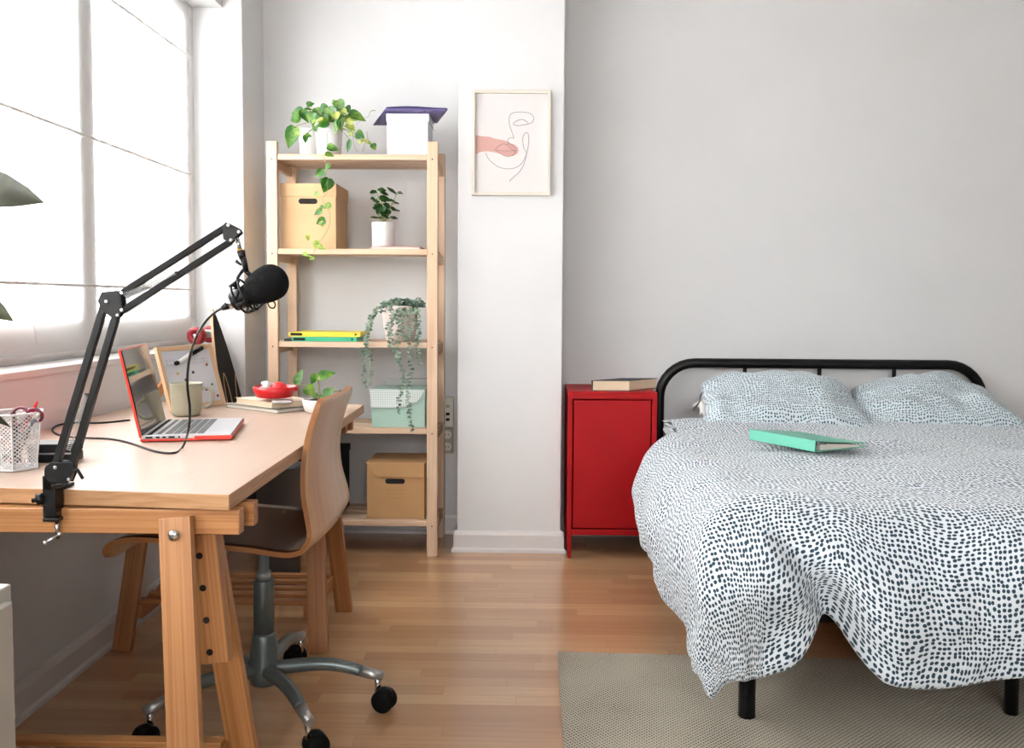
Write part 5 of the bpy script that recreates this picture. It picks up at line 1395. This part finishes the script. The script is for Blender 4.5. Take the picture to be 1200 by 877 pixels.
# open end of the left pillowcase: lining and ribbon
m = MB(); m.grid(lambda u, v: V((lerp(.685, .74, u)+.01*math.sin(v*5), 3.68+.16*v, .60+.075*math.sin(v*PI)*(.35+.65*u)+.01*math.sin(u*9))), 8, 10); m.build('lining', 'linen', pa, solid=.004)
MB().tube(smooth_path([(.70, 3.70, .690), (.690, 3.69, .675), (.685, 3.68, .655), (.668, 3.67, .635), (.655, 3.665, .62)], 5), .0028, 6).build('ribbon', 'ribbon', pa)

# mint ring binder on the duvet
bn = thing('mint_ring_binder', 'mint green ring binder lying open-ended on the duvet', 'folder', (1.02, 3.2, .6))
A = V((0.7466, 3.0925, 0.585)); B = V((0.89, 2.8374, 0.585)); sdir = (B-A).normalized(); sl = (B-A).length
od = V((-sdir.y, sdir.x, 0)); 
if od.x < 0: od = -od
zb0 = .590
def bnb(a0, a1, b0, b1, z0a, z1a, z0b, z1b):
    m = MB(); P = []
    for i in range(8):
        bb = b1 if i & 2 else b0; P.append(A+sdir*(a1 if i & 1 else a0)+od*bb+V((0, 0, (z1b if i & 4 else z0b) if i & 2 else (z1a if i & 4 else z0a))-V((0, 0, A.z)) if False else V((0, 0, ((z1b if i & 4 else z0b) if i & 2 else (z1a if i & 4 else z0a))-A.z))))
    m.hexa(P); return m
bnb(0, sl, 0, .003, zb0, zb0+.036, zb0, zb0+.036).build('spine', 'mintfolder', bn, bevel=.001)
bnb(0, sl, 0, .235, zb0, zb0+.0025, zb0, zb0+.0025).build('lower_cover', 'mintfolder', bn, bevel=.001)
bnb(0, sl, 0, .235, zb0+.0335, zb0+.036, zb0+.010, zb0+.0125).build('upper_cover', 'mintfolder', bn, bevel=.001)
bnb(.005, sl-.004, .03, .20, zb0+.003, zb0+.024, zb0+.003, zb0+.009).build('papers', 'paper', bn)
MB().tube([A+sdir*(sl-.006)+od*.012+V((0, 0, zb0-A.z+.028)), A+sdir*(sl-.006)+od*.05+V((0, 0, zb0-A.z+.024))], .006, 10).build('ring_mechanism', 'chrome', bn)

# ------------------------------------------------------------------ LIGHT
def area(name, loc, rot, sx, sy, power, col=(1, 1, 1)):
    l = bpy.data.lights.new(name, 'AREA'); l.shape = 'RECTANGLE'; l.size = sx; l.size_y = sy; l.energy = power; l.color = col
    o = bpy.data.objects.new(name, l); COL.objects.link(o); o.location = loc; o.rotation_euler = rot
    return o
area('window_daylight', (-1.8, 1.1, 1.6), (0, -PI/2, 0), 1.7, 5.8, 560, (1, 1, 1))
area('rear_fill_light', (.2, YF-.25, 2.03), (PI/2, 0, 0), 2.6, 1.2, 125, (1, .985, .97))  # unseen fill lamp added beyond the rear opening to brighten front faces
w = bpy.data.worlds.new('World'); S.world = w; w.use_nodes = True
w.node_tree.nodes['Background'].inputs[0].default_value = (.9, .95, 1, 1); w.node_tree.nodes['Background'].inputs[1].default_value = 1.5

# ------------------------------------------------------------------ CAMERA
cam = bpy.data.cameras.new('camera'); co = bpy.data.objects.new('camera', cam); COL.objects.link(co)
co.location = (0, 0, 1.05)
Rm = Matrix.Rotation(math.radians(1.18), 3, 'Z') @ Matrix.Rotation(PI/2-math.radians(3.0), 3, 'X') @ Matrix.Rotation(.006, 3, 'Z')
co.rotation_euler = Rm.to_euler()
cam.sensor_fit = 'HORIZONTAL'; cam.sensor_width = 36; cam.lens = 1065/1200*36
cam.shift_x = 0; cam.shift_y = -27.5/1200
cam.clip_start = .05
S.camera = co
S.view_settings.view_transform = 'Standard'; S.view_settings.look = 'None'; S.view_settings.gamma = 1; S.view_settings.exposure = .42
try: S.view_settings.use_curve_mapping = False
except Exception: pass
S.cycles.max_bounces = 12; S.cycles.diffuse_bounces = 6; S.cycles.transparent_max_bounces = 16
for o in bpy.data.objects:
    if '_mpi' in o: del o['_mpi']
